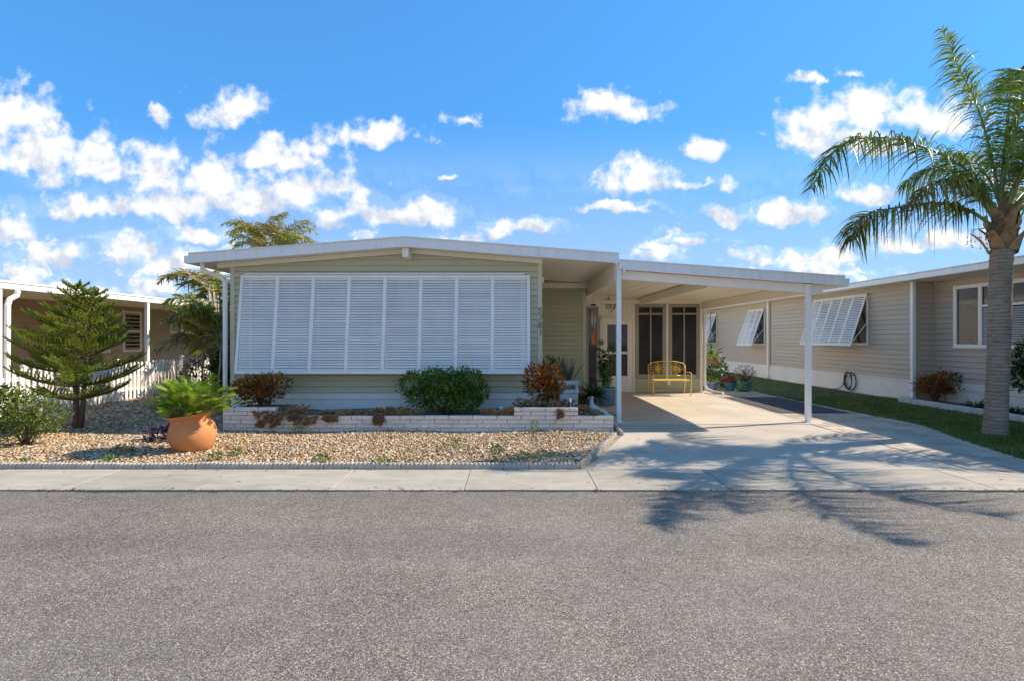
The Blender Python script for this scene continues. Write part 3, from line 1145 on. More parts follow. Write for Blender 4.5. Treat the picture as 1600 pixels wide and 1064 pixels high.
# small flood lamp beside the corner
lp = MB()
lp.cbox(.575, .63, 9.98, 10.06, 2.62, 2.73, .02)
lp.cbox(.56, .58, 9.97, 10.07, 2.66, 2.71, .008)
lp.build('wall_lamp', M['cream'], home)

# ---------------- rear porch wall under the carport (y = 14.6)
PY = 14.6
pw_ = MB()
pw_.prism([(XR2 + .002, 0), (5.40, 0), (5.40, 2.555), (XR2 + .002, 2.80)], 'y', PY, 26)
porch = pw_.build('porch_wall', M['creamwall'], home)
gv = MB()
x = 2.56
while x < 3.5:
    gv.cbox(x, x + .105, PY - .014, PY - .001, 2.13, 2.50, .008)
    x += .117
gv.build('grooved_panel', M['creamwall'], porch)
siding(porch, M['sage'], 3.505, 5.36, PY - .002, .02, .40, ex=.095)
t_ = MB()
t_.cbox(3.44, 3.50, PY - .045, PY - .003, .0, 2.56, .005)
t_.cbox(4.385, 4.445, PY - .05, PY - .003, .40, 2.50, .005)
t_.cbox(5.345, 5.415, PY - .045, PY - .003, .0, 2.56, .005)
t_.cbox(2.52, 5.35, PY - .04, PY - .003, 2.505, 2.62, .005)
t_.build('wall_trim', M['creamwall'], porch)
for x0, x1 in ((3.505, 4.38), (4.45, 5.34)):
    w_ = MB()
    z0, z1 = .405, 2.50
    for b_ in ((x0, x0 + .10, z0, z1), (x1 - .10, x1, z0, z1)):
        w_.cbox(b_[0], b_[1], PY - .055, PY - .004, b_[2], b_[3], .006)
    w_.cbox(x0 + .1, x1 - .1, PY - .054, PY - .004, z0, z0 + .12, .006)
    w_.cbox(x0 + .1, x1 - .1, PY - .054, PY - .004, z1 - .09, z1, .006)
    xm = (x0 + x1) / 2
    w_.cbox(xm - .02, xm + .02, PY - .05, PY - .01, z0 + .12, z1 - .09, .004)
    w_.cbox(x0 + .1, x1 - .1, PY - .048, PY - .012, 2.20, 2.25, .004)
    wo = w_.build('window', M['winframe'], home)
    for xa, xb in ((x0 + .1, xm - .02), (xm + .02, x1 - .1)):
        for za, zb in ((z0 + .12, 2.20), (2.25, z1 - .09)):
            p_ = MB()
            p_.box(xa, xb, PY - .03, PY - .022, za, zb)
            p_.build('pane', M['screen'], wo)
# white storm door
d_ = MB()
dx0, dx1, dz1 = 2.56, 3.43, 2.09
for a in ((dx0, dx0 + .15, .02, dz1), (dx1 - .15, dx1, .02, dz1)):
    d_.cbox(a[0], a[1], PY - .05, PY - .006, a[2], a[3], .006)
for za, zb in ((.02, .48), (1.10, 1.17), (1.92, dz1)):
    d_.cbox(dx0 + .15, dx1 - .15, PY - .049, PY - .007, za, zb, .006)
door = d_.build('door', M['creamwall'], home)
for za, zb in ((.48, 1.10), (1.17, 1.92)):
    p_ = MB()
    p_.box(dx0 + .15, dx1 - .15, PY - .03, PY - .024, za, zb)
    p_.build('pane', M['glass'], door)
k_ = MB()
k_.tube([(dx0 + .07, PY - .09, 1.02), (dx0 + .07, PY - .09, 1.16)], .012, 6)
k_.tube([(dx0 + .07, PY - .09, 1.03), (dx0 + .07, PY - .04, 1.03)], .009, 6)
k_.tube([(dx0 + .07, PY - .09, 1.15), (dx0 + .07, PY - .04, 1.15)], .009, 6)
k_.build('handle', M['black'], door)
f_ = MB()
f_.cbox(2.50, 2.553, PY - .06, PY - .004, .0, 2.14, .005)
f_.cbox(3.435, 3.4385, PY - .055, PY - .004, .0, 2.14, .001)
f_.cbox(2.50, 3.44, PY - .06, PY - .004, 2.095, 2.145, .005)
f_.build('door_frame', M['creamwall'], home)
# dark entry with its frame, left of the door
e_ = MB()
e_.cbox(2.12, 2.18, PY - .05, PY - .004, 0, 2.42, .005)
e_.cbox(2.40, 2.46, PY - .05, PY - .004, 0, 2.42, .005)
e_.cbox(2.18, 2.40, PY - .05, PY - .004, 2.36, 2.42, .005)
en = e_.build('entry_window', M['winframe'], home)
p_ = MB()
p_.box(2.18, 2.40, PY - .03, PY - .024, .0, 2.36)
p_.build('pane', M['glass'], en)
# outlet box, corner downspout with kicked-out foot
o_ = MB()
o_.cbox(4.40, 4.50, PY - .075, PY - .02, .22, .36, .01)
o_.build('outlet_box', M['creamwall'], home)
dn = MB()
dn.tube([(5.45, PY - .12, 2.36), (5.46, PY - .10, 2.25), (5.46, PY - .09, .22), (5.50, PY - .12, .12), (5.62, PY - .28, .06), (5.80, PY - .55, .045)], .045, 8)
dn.build('downspout', M['white'], home)

# ------------------------------------------------------------------ carport
cp = thing('carport', 'white flat carport roof on two slim posts over the driveway', 'carport', (3.7, 9.5, 0))
CXL, CXR = 1.945, 6.03
CZ0, CSL = 2.80, 0.073          # soffit height at the left edge, fall per metre


def cz(x):
    return CZ0 - CSL * (x - CXL)


r = MB()
r.prism([(CXL, cz(CXL)), (CXR, cz(CXR)), (CXR, cz(CXR) + .13), (CXL, cz(CXL) + .13)], 'y', YF + .02, 16.4)
cro = r.build('roof', M['cream'], cp)
for i in range(13):
    x = 2.2 + i * .3
    s = MB()
    s.prism([(x, cz(x) - .006), (x + .02, cz(x + .02) - .006), (x + .02, cz(x + .02) - .001), (x, cz(x) - .001)], 'y', YF + .1, 14.5)
    s.build('roof_seam', M['cream'], cro)
f = MB()
xa, xb = CXL + .002, CXR + .012
f.prism([(xa, cz(xa) - .01), (xb, cz(xb) - .01), (xb, cz(xb) + .15), (xa, cz(xa) + .15)], 'y', YF - .008, YF + .018)
f.prism([(xa, cz(xa) + .151), (xb, cz(xb) + .151), (xb, cz(xb) + .172), (xa, cz(xa) + .172)], 'y', YF - .024, YF + .12)
f.build('fascia', M['fascia'], cro)
f = MB()
f.prism([(CXR, cz(CXR) - .02), (CXR + .09, cz(CXR) - .02), (CXR + .10, cz(CXR) + .12), (CXR, cz(CXR) + .12)], 'y', YF - .006, 16.4)
f.build('gutter', M['fascia'], cro)
PX0, PX1, PYC = 1.955, 5.43, 9.42
b_ = MB()
xa, xb = PX0 + .05, PX1 + .30
b_.prism([(xa, cz(xa) - .17), (xb, cz(xb) - .17), (xb, cz(xb) - .008), (xa, cz(xa) - .008)], 'y', PYC + .015, PYC + .075)
b_.build('header_beam', M['cream'], cp)
for x, y1 in ((PX0 - .01, 14.58), (3.66, 14.5), (PX1 - .02, 16.2)):
    b_ = MB()
    y0 = PYC + .08
    zt = min(cz(x), zs(x)) if x > 2 else cz(CXL)
    b_.cbox(x - .04, x + .04, y0, y1, zt - .20, zt - .006 if x > 2 else zs(x) - .002, .006)
    b_.build('beam', M['cream'], cp)
for x, ztop in ((PX0, 2.90), (PX1, cz(PX1) - .02)):
    p_ = MB()
    p_.cbox(x - .042, x + .042, PYC - .07, PYC + .014, .012, ztop, .006)
    po = p_.build('post', M['white'], cp)
    for zz in (ztop - .07, ztop - .18):
        q = MB()
        q.lathe([(.009, 0), (.009, .008), (.004, .012)], 8, M=T(x + .015, PYC - .07, zz) @ Matrix.Rotation(math.pi / 2, 4, 'X'))
        q.build('bolt', M['metal'], po)
    fl = MB()
    fl.cbox(x - .07, x + .07, PYC - .10, PYC + .045, .0135, .024, .003)
    fl.build('base_plate', M['white'], po)
s_ = MB()
s_.cbox(PX0 + .055, PX0 + .10, YF - .03, YF - .009, 2.72, 2.86, .004)
s_.build('fascia_joint_cover', M['fascia'], cp)

# ------------------------------------------------------------------ planter of long white bricks
pl_ = thing('brick_planter', 'low planter wall of long white painted bricks in front of the shutter', 'planter wall', (-1.5, 8.5, 0))
BL, BH, PF = 0.40, 0.068, 8.45
core = MB()
core.box(-4.765, 1.665, PF + .012, PF + .10, -.03, .268)
core.box(-4.765, -4.69, PF + .10, HY - .05, -.03, .268)
core.box(1.59, 1.665, PF + .10, 9.3, -.03, .268)
core.box(.045, 1.075, PF + .012, PF + .10, .268, .405)
core.box(-4.755, -3.92, PF + .012, PF + .10, .268, .405)
core.build('mortar_core', M['mortar'], pl_)
bm_cache = {}


def brick(xa, xb, z, d=.11, y=PF, rot=0):
    key = (round(xb - xa, 3), d)
    if key not in bm_cache:
        bm_cache[key] = []
        for _ in range(3):
            mb = MB()
            mb.cbox(.004, xb - xa - .004, 0, d, .004, BH - .003, c=.006, jit=.0022)
            bm_cache[key].append(mb.mesh('brick', M['brick']))
    piece('brick', random.choice(bm_cache[key]), pl_, T(xa, y + random.uniform(-.004, .004), z))


def course(x0, x1, z, off):
    x = x0 - off
    while x < x1 - .02:
        xa, xb = max(x, x0), min(x + BL, x1)
        if xb - xa > .04:
            brick(round(xa, 3), round(xb, 3), z)
        x += BL


for i in range(4):
    course(-4.78, 1.68, i * BH, (0, .2, .1, .27)[i])
for i in range(2):
    course(.03, 1.09, (4 + i) * BH, (.12, .28)[i])
    course(-4.77, -3.90, (4 + i) * BH, (.0, .22)[i])
for side, xx in ((0, -4.78), (1, 1.58)):
    for i in range(4):
        for j in range(3 if side == 0 else 2):
            mb = MB()
            mb.cbox(0, .10, .004, .385, .004, BH - .003, c=.006, jit=.002)
            piece('brick', mb.mesh('brick', M['brick']), pl_, T(xx, PF + .115 + .39 * j - (0.0 if i % 2 else .02) * 0, i * BH))
soil = MB()
vs, fs = [], []
for j in range(9):
    for i in range(61):
        x = -4.68 + 6.26 * i / 60
        y = PF + .11 + (HY - .03 - PF - .11) * j / 8
        vs.append((x, y, .215 + .02 * math.sin(x * 5) * math.sin(y * 9) + random.uniform(-.008, .008)))
for j in range(8):
    for i in range(60):
        fs.append((j * 61 + i, j * 61 + i + 1, (j + 1) * 61 + i + 1, (j + 1) * 61 + i))
soil.add(vs, fs)
soil.build('planter_soil', M['soil'], pl_, smooth=True)
for xa, xb in ((.05, 1.07), (-4.66, -3.93)):
    tier = MB()
    tier.box(xa, xb, PF + .10, PF + .66, .2, .375)
    tier.build('tier_soil', M['soil'], pl_)
# bed of soil between the planter, the porch corner and the carport floor
tag(sheet('porch_bed', [(.57, 9.69), (1.79, 9.28), (1.79, 12.98), (.57, 12.98)], .06, M['soil']), kind='structure')

# ------------------------------------------------------------------ right neighbour
nb = thing('neighbor_house', 'tan sided house with white skirting and louvred awnings on the right', 'house', (10, 14, 0))
NX0, NXR = 9.9, 10.36
NYC = 12.55
w_ = MB()
w_.box(NX0 + .004, 20, NYC, 34, 0, 3.0)
nw = w_.build('wall', M['tan'], nb)
siding(nw, M['tan'], NYC + .06, 19.55, NX0, .50, 2.98, ex=.125, axis='y', sgn=-1)
siding(nw, M['tan'], 19.75, 33.9, NX0, .50, 2.98, ex=.125, axis='y', sgn=-1)
w2 = MB()
w2.box(NXR + .004, 20, 3.0, NYC - .004, 0, 3.0)
nw2 = w2.build('porch_wall', M['tan'], nb)
siding(nw2, M['tan'], 4.0, NYC - .05, NXR, .50, 2.98, ex=.125, axis='y', sgn=-1)
siding(nw, M['tan'], NX0 + .06, NXR - .02, NYC - .002, .50, 2.98, ex=.125)
for args in ((NX0 - .022, NX0 + .06, NYC - .022, NYC + .06, .45, 2.99), (NXR - .03, NXR + .012, NYC - .06, NYC - .02, .45, 2.99)):
    c_ = MB()
    c_.cbox(*args, .006)
    c_.build('corner_trim', M['tan'], nb)
s_ = MB()
s_.box(NX0 - .03, NX0 - .002, NYC - .02, 33.9, -.02, .50)
s_.cbox(NX0 - .045, NX0 - .001, NYC - .03, 33.9, .47, .515, .004)
s_.build('skirting', M['skirt'], nb)
s_ = MB()
s_.box(NXR - .028, NXR - .002, 4.0, NYC - .03, -.02, .49)
s_.cbox(NXR - .05, NXR - .001, 4.0, NYC - .05, .36, .515, .004)
s_.build('skirting', M['skirt'], nb)
r = MB()
r.add([(9.46, 3, 2.93), (20, 3, 3.5), (20, 34.4, 3.5), (9.46, 34.4, 2.93), (9.46, 3, 3.04), (20, 3, 3.66), (20, 34.4, 3.66), (9.46, 34.4, 3.04)],
      [(0, 3, 2, 1), (4, 5, 6, 7), (0, 1, 5, 4), (2, 3, 7, 6), (0, 4, 7, 3)])
nro = r.build('roof', M['cream'], nb)
f = MB()
f.cbox(9.36, 9.458, 2.9, 34.4, 2.90, 3.035, .012)
f.cbox(9.345, 9.47, 2.9, 34.4, 3.037, 3.06, .004)
f.build('gutter', M['fascia'], nro)
sf = MB()
sf.box(9.46, NXR, 3.0, 34.3, 2.915, 2.929)
sf.build('soffit', M['cream'], nro)
for y, x in ((19.65, NX0 - .06), (NYC - .02, NX0 - .085)):
    d_ = MB()
    d_.cbox(x - .045, x + .045, y - .05, y + .05, .10, 2.92, .012)
    d_.tube([(x, y, .16), (x - .02, y, .08), (x - .16, y - .12, .045)], .045, 8)
    d_.build('downspout', M['white'], nb)


def right_awning(y0, y1, zt, zb, out, panels, slats):
    ym = (y0 + y1) / 2
    W = y1 - y0
    wn_ = MB()
    wn_.cbox(NX0 - .05, NX0 - .02, y0 + .03, y1 - .03, zb + .02, zt - .02, .005)
    w_o = wn_.build('window', M['white'], nb)
    g_ = MB()
    g_.box(NX0 - .058, NX0 - .052, y0 + .09, y1 - .09, zb + .08, zt - .08)
    g_.build('pane', M['glass'], w_o)
    Hh = math.hypot(zt - zb, out)
    # local -y is outward: turn it to face -x
    Mw = T(NX0 - .07, ym, zt) @ Matrix.Rotation(-math.pi / 2, 4, 'Z') @ Matrix.Rotation(-math.atan2(out, zt - zb), 4, 'X')
    shutter(nb, W, Hh, panels, slats, Mw, depth=.028, st=.05)
    for yy in (y0 + .02, y1 - .02):
        a_ = MB()
        a_.tube([(NX0 - .04, yy, zt - .75), (NX0 - .07 - out + .02, yy, zb + .06)], .011, 6)
        a_.build('awning_arm', M['white'], nb)


right_awning(14.15, 16.65, 2.76, 1.33, .46, 5, 27)
right_awning(19.95, 21.25, 2.68, 1.25, .50, 3, 27)
right_awning(24.6, 26.0, 2.68, 1.25, .50, 3, 27)
# wide window of the nearer wall
w_ = MB()
y0, y1, z0, z1 = 8.9, 11.95, 1.32, 2.75
for a in ((y0, y1, z0, z0 + .09), (y0, y1, z1 - .09, z1)):
    w_.cbox(NXR - .075, NXR - .012, a[0], a[1], a[2], a[3], .006)
for y in (y1 - .09, 11.22, 9.95, y0):
    w_.cbox(NXR - .073, NXR - .013, y, y + .09, z0 + .085, z1 - .085, .006)
w_.cbox(NXR - .06, NXR - .02, 10.04, 11.22, 2.22, 2.27, .004)
w_o = w_.build('window', M['white'], nb)
for ya, yb in ((11.31, y1 - .09), (10.04, 11.22), (y0 + .09, 9.95)):
    g_ = MB()
    g_.box(NXR - .04, NXR - .034, ya, yb, z0 + .09, z1 - .09)
    g_.build('pane', M['glass'], w_o)
bl = MB()
for k in range(16):
    zz = z0 + .11 + k * .048
    bl.box(NXR - .05, NXR - .046, 10.05, 11.21, zz, zz + .036)
bl.build('blind', M['blind'], w_o)
# planting bed with white edging blocks
tag(sheet('neighbor_bed', [(9.58, 6.4), (10.33, 6.4), (10.33, 12.5), (9.58, 12.5)], .05, M['soil']), kind='structure')
ne = thing('bed_edging', 'white concrete block edging in front of the neighbouring tan house', 'edging', (9.5, 10, 0))
mb = MB()
mb.cbox(0, .12, .004, .396, -.03, .115, .012, jit=.003)
me_ = mb.mesh('edging_block', M['whiteedge'])
for k in range(15):
    piece('edging_block', me_, ne, T(9.46 + random.uniform(-.01, .01), 6.55 + k * .4, random.uniform(-.01, .005)))
for k in range(1):
    piece('edging_block', me_, ne, T(9.98, 12.56, 0) @ Matrix.Rotation(math.pi / 2, 4, 'Z'))

# ------------------------------------------------------------------ left neighbour
nl = thing('neighbor_house', 'brown sided house with white roof edge behind the picket fence', 'house', (-12, 14, 0))
LX = -12.0
w_ = MB()
w_.box(-22, LX - .004, 4, 32, 0, 2.62)
lw = w_.build('wall', M['brown'], nl)
siding(lw, M['brown'], 6.0, 30, LX, .4, 2.60, ex=.115, axis='y', sgn=1)
r = MB()
r.box(-22, -9.70, 6.0, 30.5, 2.50, 2.60)
lro = r.build('roof', M['cream'], nl)
f = MB()
f.cbox(-9.698, -9.60, 5.9, 30.5, 2.47, 2.585, .01)
f.cbox(-9.72, -9.585, 5.9, 30.5, 2.588, 2.63, .006)
f.build('gutter', M['fascia'], lro)
for y in (9.62, 13.55, 17.5, 21.5):
    p_ = MB()
    p_.cbox(-9.70, -9.615, y - .045, y + .045, 0, 2.468, .006)
    p_.build('post', M['white'], nl)
dn = MB()
dn.tube([(-9.61, 9.95, 2.46), (-9.61, 9.93, 2.36), (-9.62, 9.80, 2.28), (-9.62, 9.76, 2.16), (-9.62, 9.745, .06)], .05, 8)
dn.build('downspout', M['white'], nl)


def left_window(y0, y1, z0, z1):
    w_ = MB()
    for a in ((y0, y1, z0, z0 + .08), (y0, y1, z1 - .08, z1), (y0, y1, (z0 + z1) / 2 - .03, (z0 + z1) / 2 + .03)):
        w_.cbox(LX + .005, LX + .05, a[0], a[1], a[2], a[3], .005)
    for y in (y0, y1 - .08):
        w_.cbox(LX + .005, LX + .048, y, y + .08, z0 + .078, z1 - .078, .005)
    o = w_.build('window', M['creamwall'], nl)
    g_ = MB()
    g_.box(LX + .016, LX + .022, y0 + .08, y1 - .08, z0 + .08, z1 - .08)
    g_.build('pane', M['glass'], o)


left_window(14.55, 15.25, 1.12, 2.38)
left_window(15.75, 16.55, 1.12, 2.38)
left_window(17.95, 18.6, 1.7, 2.38)

# ------------------------------------------------------------------ picket fence
fc = thing('picket_fence', 'white picket fence between the gravel yard and the brown house', 'fence', (-9.55, 12, 0))
mb = MB()
w, h, t = .075, .97, .02
mb.add([(0, -w / 2, .05), (0, w / 2, .05), (0, w / 2, h - .06), (0, 0, h), (0, -w / 2, h - .06),
        (t, -w / 2, .05), (t, w / 2, .05), (t, w / 2, h - .06), (t, 0, h), (t, -w / 2, h - .06)],
       [(0, 1, 2, 3, 4), (9, 8, 7, 6, 5), (0, 5, 6, 1), (1, 6, 7, 2), (2, 7, 8, 3), (3, 8, 9, 4), (4, 9, 5, 0)])
pk_me = mb.mesh('picket', M['white'])
y = 7.6
while y < 20:
    piece('picket', pk_me, fc, T(-9.50, y, random.uniform(-.008, .008)) @ Matrix.Rotation(random.uniform(-.012, .012), 4, 'X'))
    y += .135
for zz in (.25, .72):
    rl = MB()
    rl.cbox(-9.545, -9.503, 7.5, 20.0, zz, zz + .085, .006)
    rl.build('rail', M['white'], fc)
for y in (7.55, 9.95, 12.35, 14.75, 17.15, 19.55):
    p_ = MB()
    p_.cbox(-9.59, -9.50, y - .045 + .07, y + .045 + .07, -.02, 1.0, .006)
    p_.prism([(-9.545 - .055, 1.0), (-9.545 + .055, 1.0), (-9.545, 1.05)], 'y', y + .015, y + .125)
    p_.build('post', M['white'], fc)

# ------------------------------------------------------------------ plant geometry
def unit(v):
    return v / np.maximum(np.linalg.norm(v, axis=-1, keepdims=True), 1e-9)


def leaves(P, D, L, W, fold=.25, droop=.15, S=None):
    """diamond leaves folded along the midrib: base P, direction D, length L, width W"""
    n = len(P)
    P = np.asarray(P, float)
    D = unit(np.asarray(D, float))
    L = np.broadcast_to(np.asarray(L, float), (n,))[:, None]
    W = np.broadcast_to(np.asarray(W, float), (n,))[:, None]
    if S is None:
        S = np.cross(D, RNG.normal(0, .35, (n, 3)) + np.array([0, 0, 1.0]))
    S = unit(S)
    U = np.cross(S, D)
    tip = P + D * L - np.array([0, 0, 1.0]) * L * droop
    mid = P + D * L * .45
    a = mid - S * W * .5 + U * W * fold
    b = mid + S * W * .5 + U * W * fold
    V = np.stack([P, a, tip, b], 1)
    F = np.array([[0, 2, 1], [0, 3, 2]])[None] + (np.arange(n) * 4)[:, None, None]
    return V.reshape(-1, 3), F.reshape(-1, 3)


def straps(P, D, L, W, droop=.3, seg=4, S=None, taper=1.0):
    """strap leaves bending down along their length"""
    n = len(P)
    P = np.asarray(P, float)
    D = unit(np.asarray(D, float))
    L = np.broadcast_to(np.asarray(L, float), (n,))[:, None]
    W = np.broadcast_to(np.asarray(W, float), (n,))[:, None]
    droop = np.broadcast_to(np.asarray(droop, float), (n,))[:, None]
    if S is None:
        S = np.cross(D, RNG.normal(0, .3, (n, 3)) + np.array([0, 0, 1.0]))
    S = unit(S)
    rows = []
    for i in range(seg + 1):
        t = i / seg
        c = P + D * L * t * (1 - .25 * droop * t) - np.array([0, 0, 1.0]) * L * droop * t * t
        w = W * .5 * (min(1, .45 + 2.2 * t) * (1 - t ** 2.2) ** taper + .04)
        rows += [c - S * w, c + S * w]
    V = np.stack(rows, 1)
    f = np.array([[2 * i, 2 * i + 1, 2 * i + 3, 2 * i + 2] for i in range(seg)])
    F = f[None] + (np.arange(n) * 2 * (seg + 1))[:, None, None]
    return V.reshape(-1, 3), F.reshape(-1, 4)


def join(parts):
    Vs, Fs, k = [], [], 0
    for V, F in parts:
        Vs.append(V)
        Fs.append(F + k)
        k += len(V)
    return np.concatenate(Vs), np.concatenate(Fs)


def lump_points(lumps, n, inner=.55):
    """points in the outer shell of several ellipsoids, with outward directions"""
    vol = np.array([l[3] * l[4] + l[4] * l[5] + l[3] * l[5] for l in lumps])
    ks = RNG.choice(len(lumps), n, p=vol / vol.sum())
    C = np.array([l[:3] for l in lumps])[ks]
    R = np.array([l[3:6] for l in lumps])[ks]
    d = unit(RNG.normal(0, 1, (n, 3)))
    rad = inner + (1 - inner) * RNG.uniform(0, 1, n) ** .5
    rad = rad * (1 + .14 * np.sin(d[:, 0] * 7 + ks) * np.sin(d[:, 2] * 6 + ks) + .10 * np.sin(d[:, 1] * 9 + d[:, 0] * 5))
    stray = RNG.uniform(0, 1, n) < .06
    rad = np.where(stray, rad * RNG.uniform(1.05, 1.28, n), rad)
    return C + d * R * rad[:, None], unit(d / R)


def bush(root, lumps, n, L, W, mat, stems, up=.35, jit=.7, name='foliage', fold=.22, droop=.12, zmin=0.03):
    P, O = lump_points(lumps, n)
    D = O + RNG.normal(0, jit, (n, 3)) + np.array([0, 0, up])
    keep = P[:, 2] > zmin
    P, D = P[keep], D[keep]
    m = len(P)
    V, F = leaves(P, D, RNG.uniform(.5, 1.4, m) * L, RNG.uniform(.6, 1.3, m) * W, fold, droop)
    piece(name, np_mesh(name, V, F, mat), root)
    if stems:
        base, r, cnt = stems
        mb = MB()
        for i in range(cnt):
            l = lumps[i % len(lumps)]
            tgt = Vector((l[0] + random.uniform(-.5, .5) * l[3], l[1] + random.uniform(-.5, .5) * l[4], l[2] + .3 * l[5]))
            b0 = Vector(base) + Vector((random.uniform(-.04, .04), random.uniform(-.04, .04), 0))
            mid = b0.lerp(tgt, .5) + Vector((random.uniform(-.04, .04), random.uniform(-.04, .04), .02))
            mb.tube([b0, mid, tgt], [r, r * .75, r * .35], 6)
        mb.build('stem', M['bark'], root, smooth=True)


def frond_path(base, az, el, length, droop, n=16, az_bend=0.0):
    pts = [np.array(base, float)]
    e = el
    for i in range(n):
        t = i / n
        a = az + az_bend * t
        d = np.array([math.cos(e) * math.cos(a), math.cos(e) * math.sin(a), math.sin(e)])
        pts.append(pts[-1] + d * length / n)
        e -= droop / n * (.4 + 1.4 * t)
    return np.array(pts)


def resample(pts, n):
    pts = np.asarray(pts, float)
    # Catmull-Rom through the given points
    P = np.vstack([2 * pts[0] - pts[1], pts, 2 * pts[-1] - pts[-2]])
    out = []
    segs = len(pts) - 1
    for i in range(n + 1):
        s = i / n * segs
        k = min(int(s), segs - 1)
        t = s - k
        p0, p1, p2, p3 = P[k], P[k + 1], P[k + 2], P[k + 3]
        out.append(.5 * ((2 * p1) + (-p0 + p2) * t + (2 * p0 - 5 * p1 + 4 * p2 - p3) * t * t + (-p0 + 3 * p1 - 3 * p2 + p3) * t ** 3))
    return np.array(out)


def frond(root, path, llen, lw, npair, mat, r0=.028, start=.16, droop=.55, rmat=None, spread=1.0, name='frond', ragged=.15, wind=(0, 0, 0)):
    """feather palm leaf: tapered midrib with two ranks of drooping leaflets"""
    path = resample(path, 28)
    mb = MB()
    n = len(path)
    mb.tube([tuple(p) for p in path], [max(.003, r0 * (1 - i / (n - 1)) ** .8) for i in range(n)], 6)
    ts = np.linspace(start, .995, npair)
    P, D, L, Wd, S, dr = [], [], [], [], [], []
    for t in ts:
        s = t * (n - 1)
        k = min(int(s), n - 2)
        p = path[k] + (path[k + 1] - path[k]) * (s - k)
        tan = unit(path[k + 1] - path[k])
        side = np.cross(tan, [0, 0, 1.0])
        if np.linalg.norm(side) < .2:
            side = np.array([tan[1], -tan[0], 0]) + np.array([.3, .1, 0])
        side = unit(side)
        upv = np.cross(side, tan)
        prof = math.sin(math.pi * min(1, .16 + .80 * (t - start) / (1 - start))) ** .7
        for sg in (-1, 1):
            if random.random() < ragged:
                continue
            lift = random.uniform(-.5, .95)
            d = side * sg * spread + tan * random.uniform(.45, .95) + upv * lift + np.array(wind)
            P.append(p); D.append(d)
            L.append(llen * prof * random.uniform(.75, 1.12)); Wd.append(lw * random.uniform(.8, 1.15))
            dr.append(droop * random.uniform(.6, 1.4))
            S.append(np.cross(unit(d), upv + RNG.normal(0, .5, 3)))
    V, F = straps(P, D, L, Wd, np.array(dr), 4, np.array(S))
    k = mb.n
    Vr, Fr = np.array(mb.v), mb.f
    me = bpy.data.meshes.new(name)
    me.from_pydata([tuple(q) for q in Vr] + [tuple(q) for q in V], [], list(Fr) + [tuple(int(i) + k for i in f) for f in F])
    me.materials.append(rmat or M['rachis'])
    me.materials.append(mat)
    me.polygons.foreach_set('material_index', [0] * len(Fr) + [1] * len(F))
    me.polygons.foreach_set('use_smooth', [True] * len(me.polygons))
    me.update()
    return piece(name, me, root)


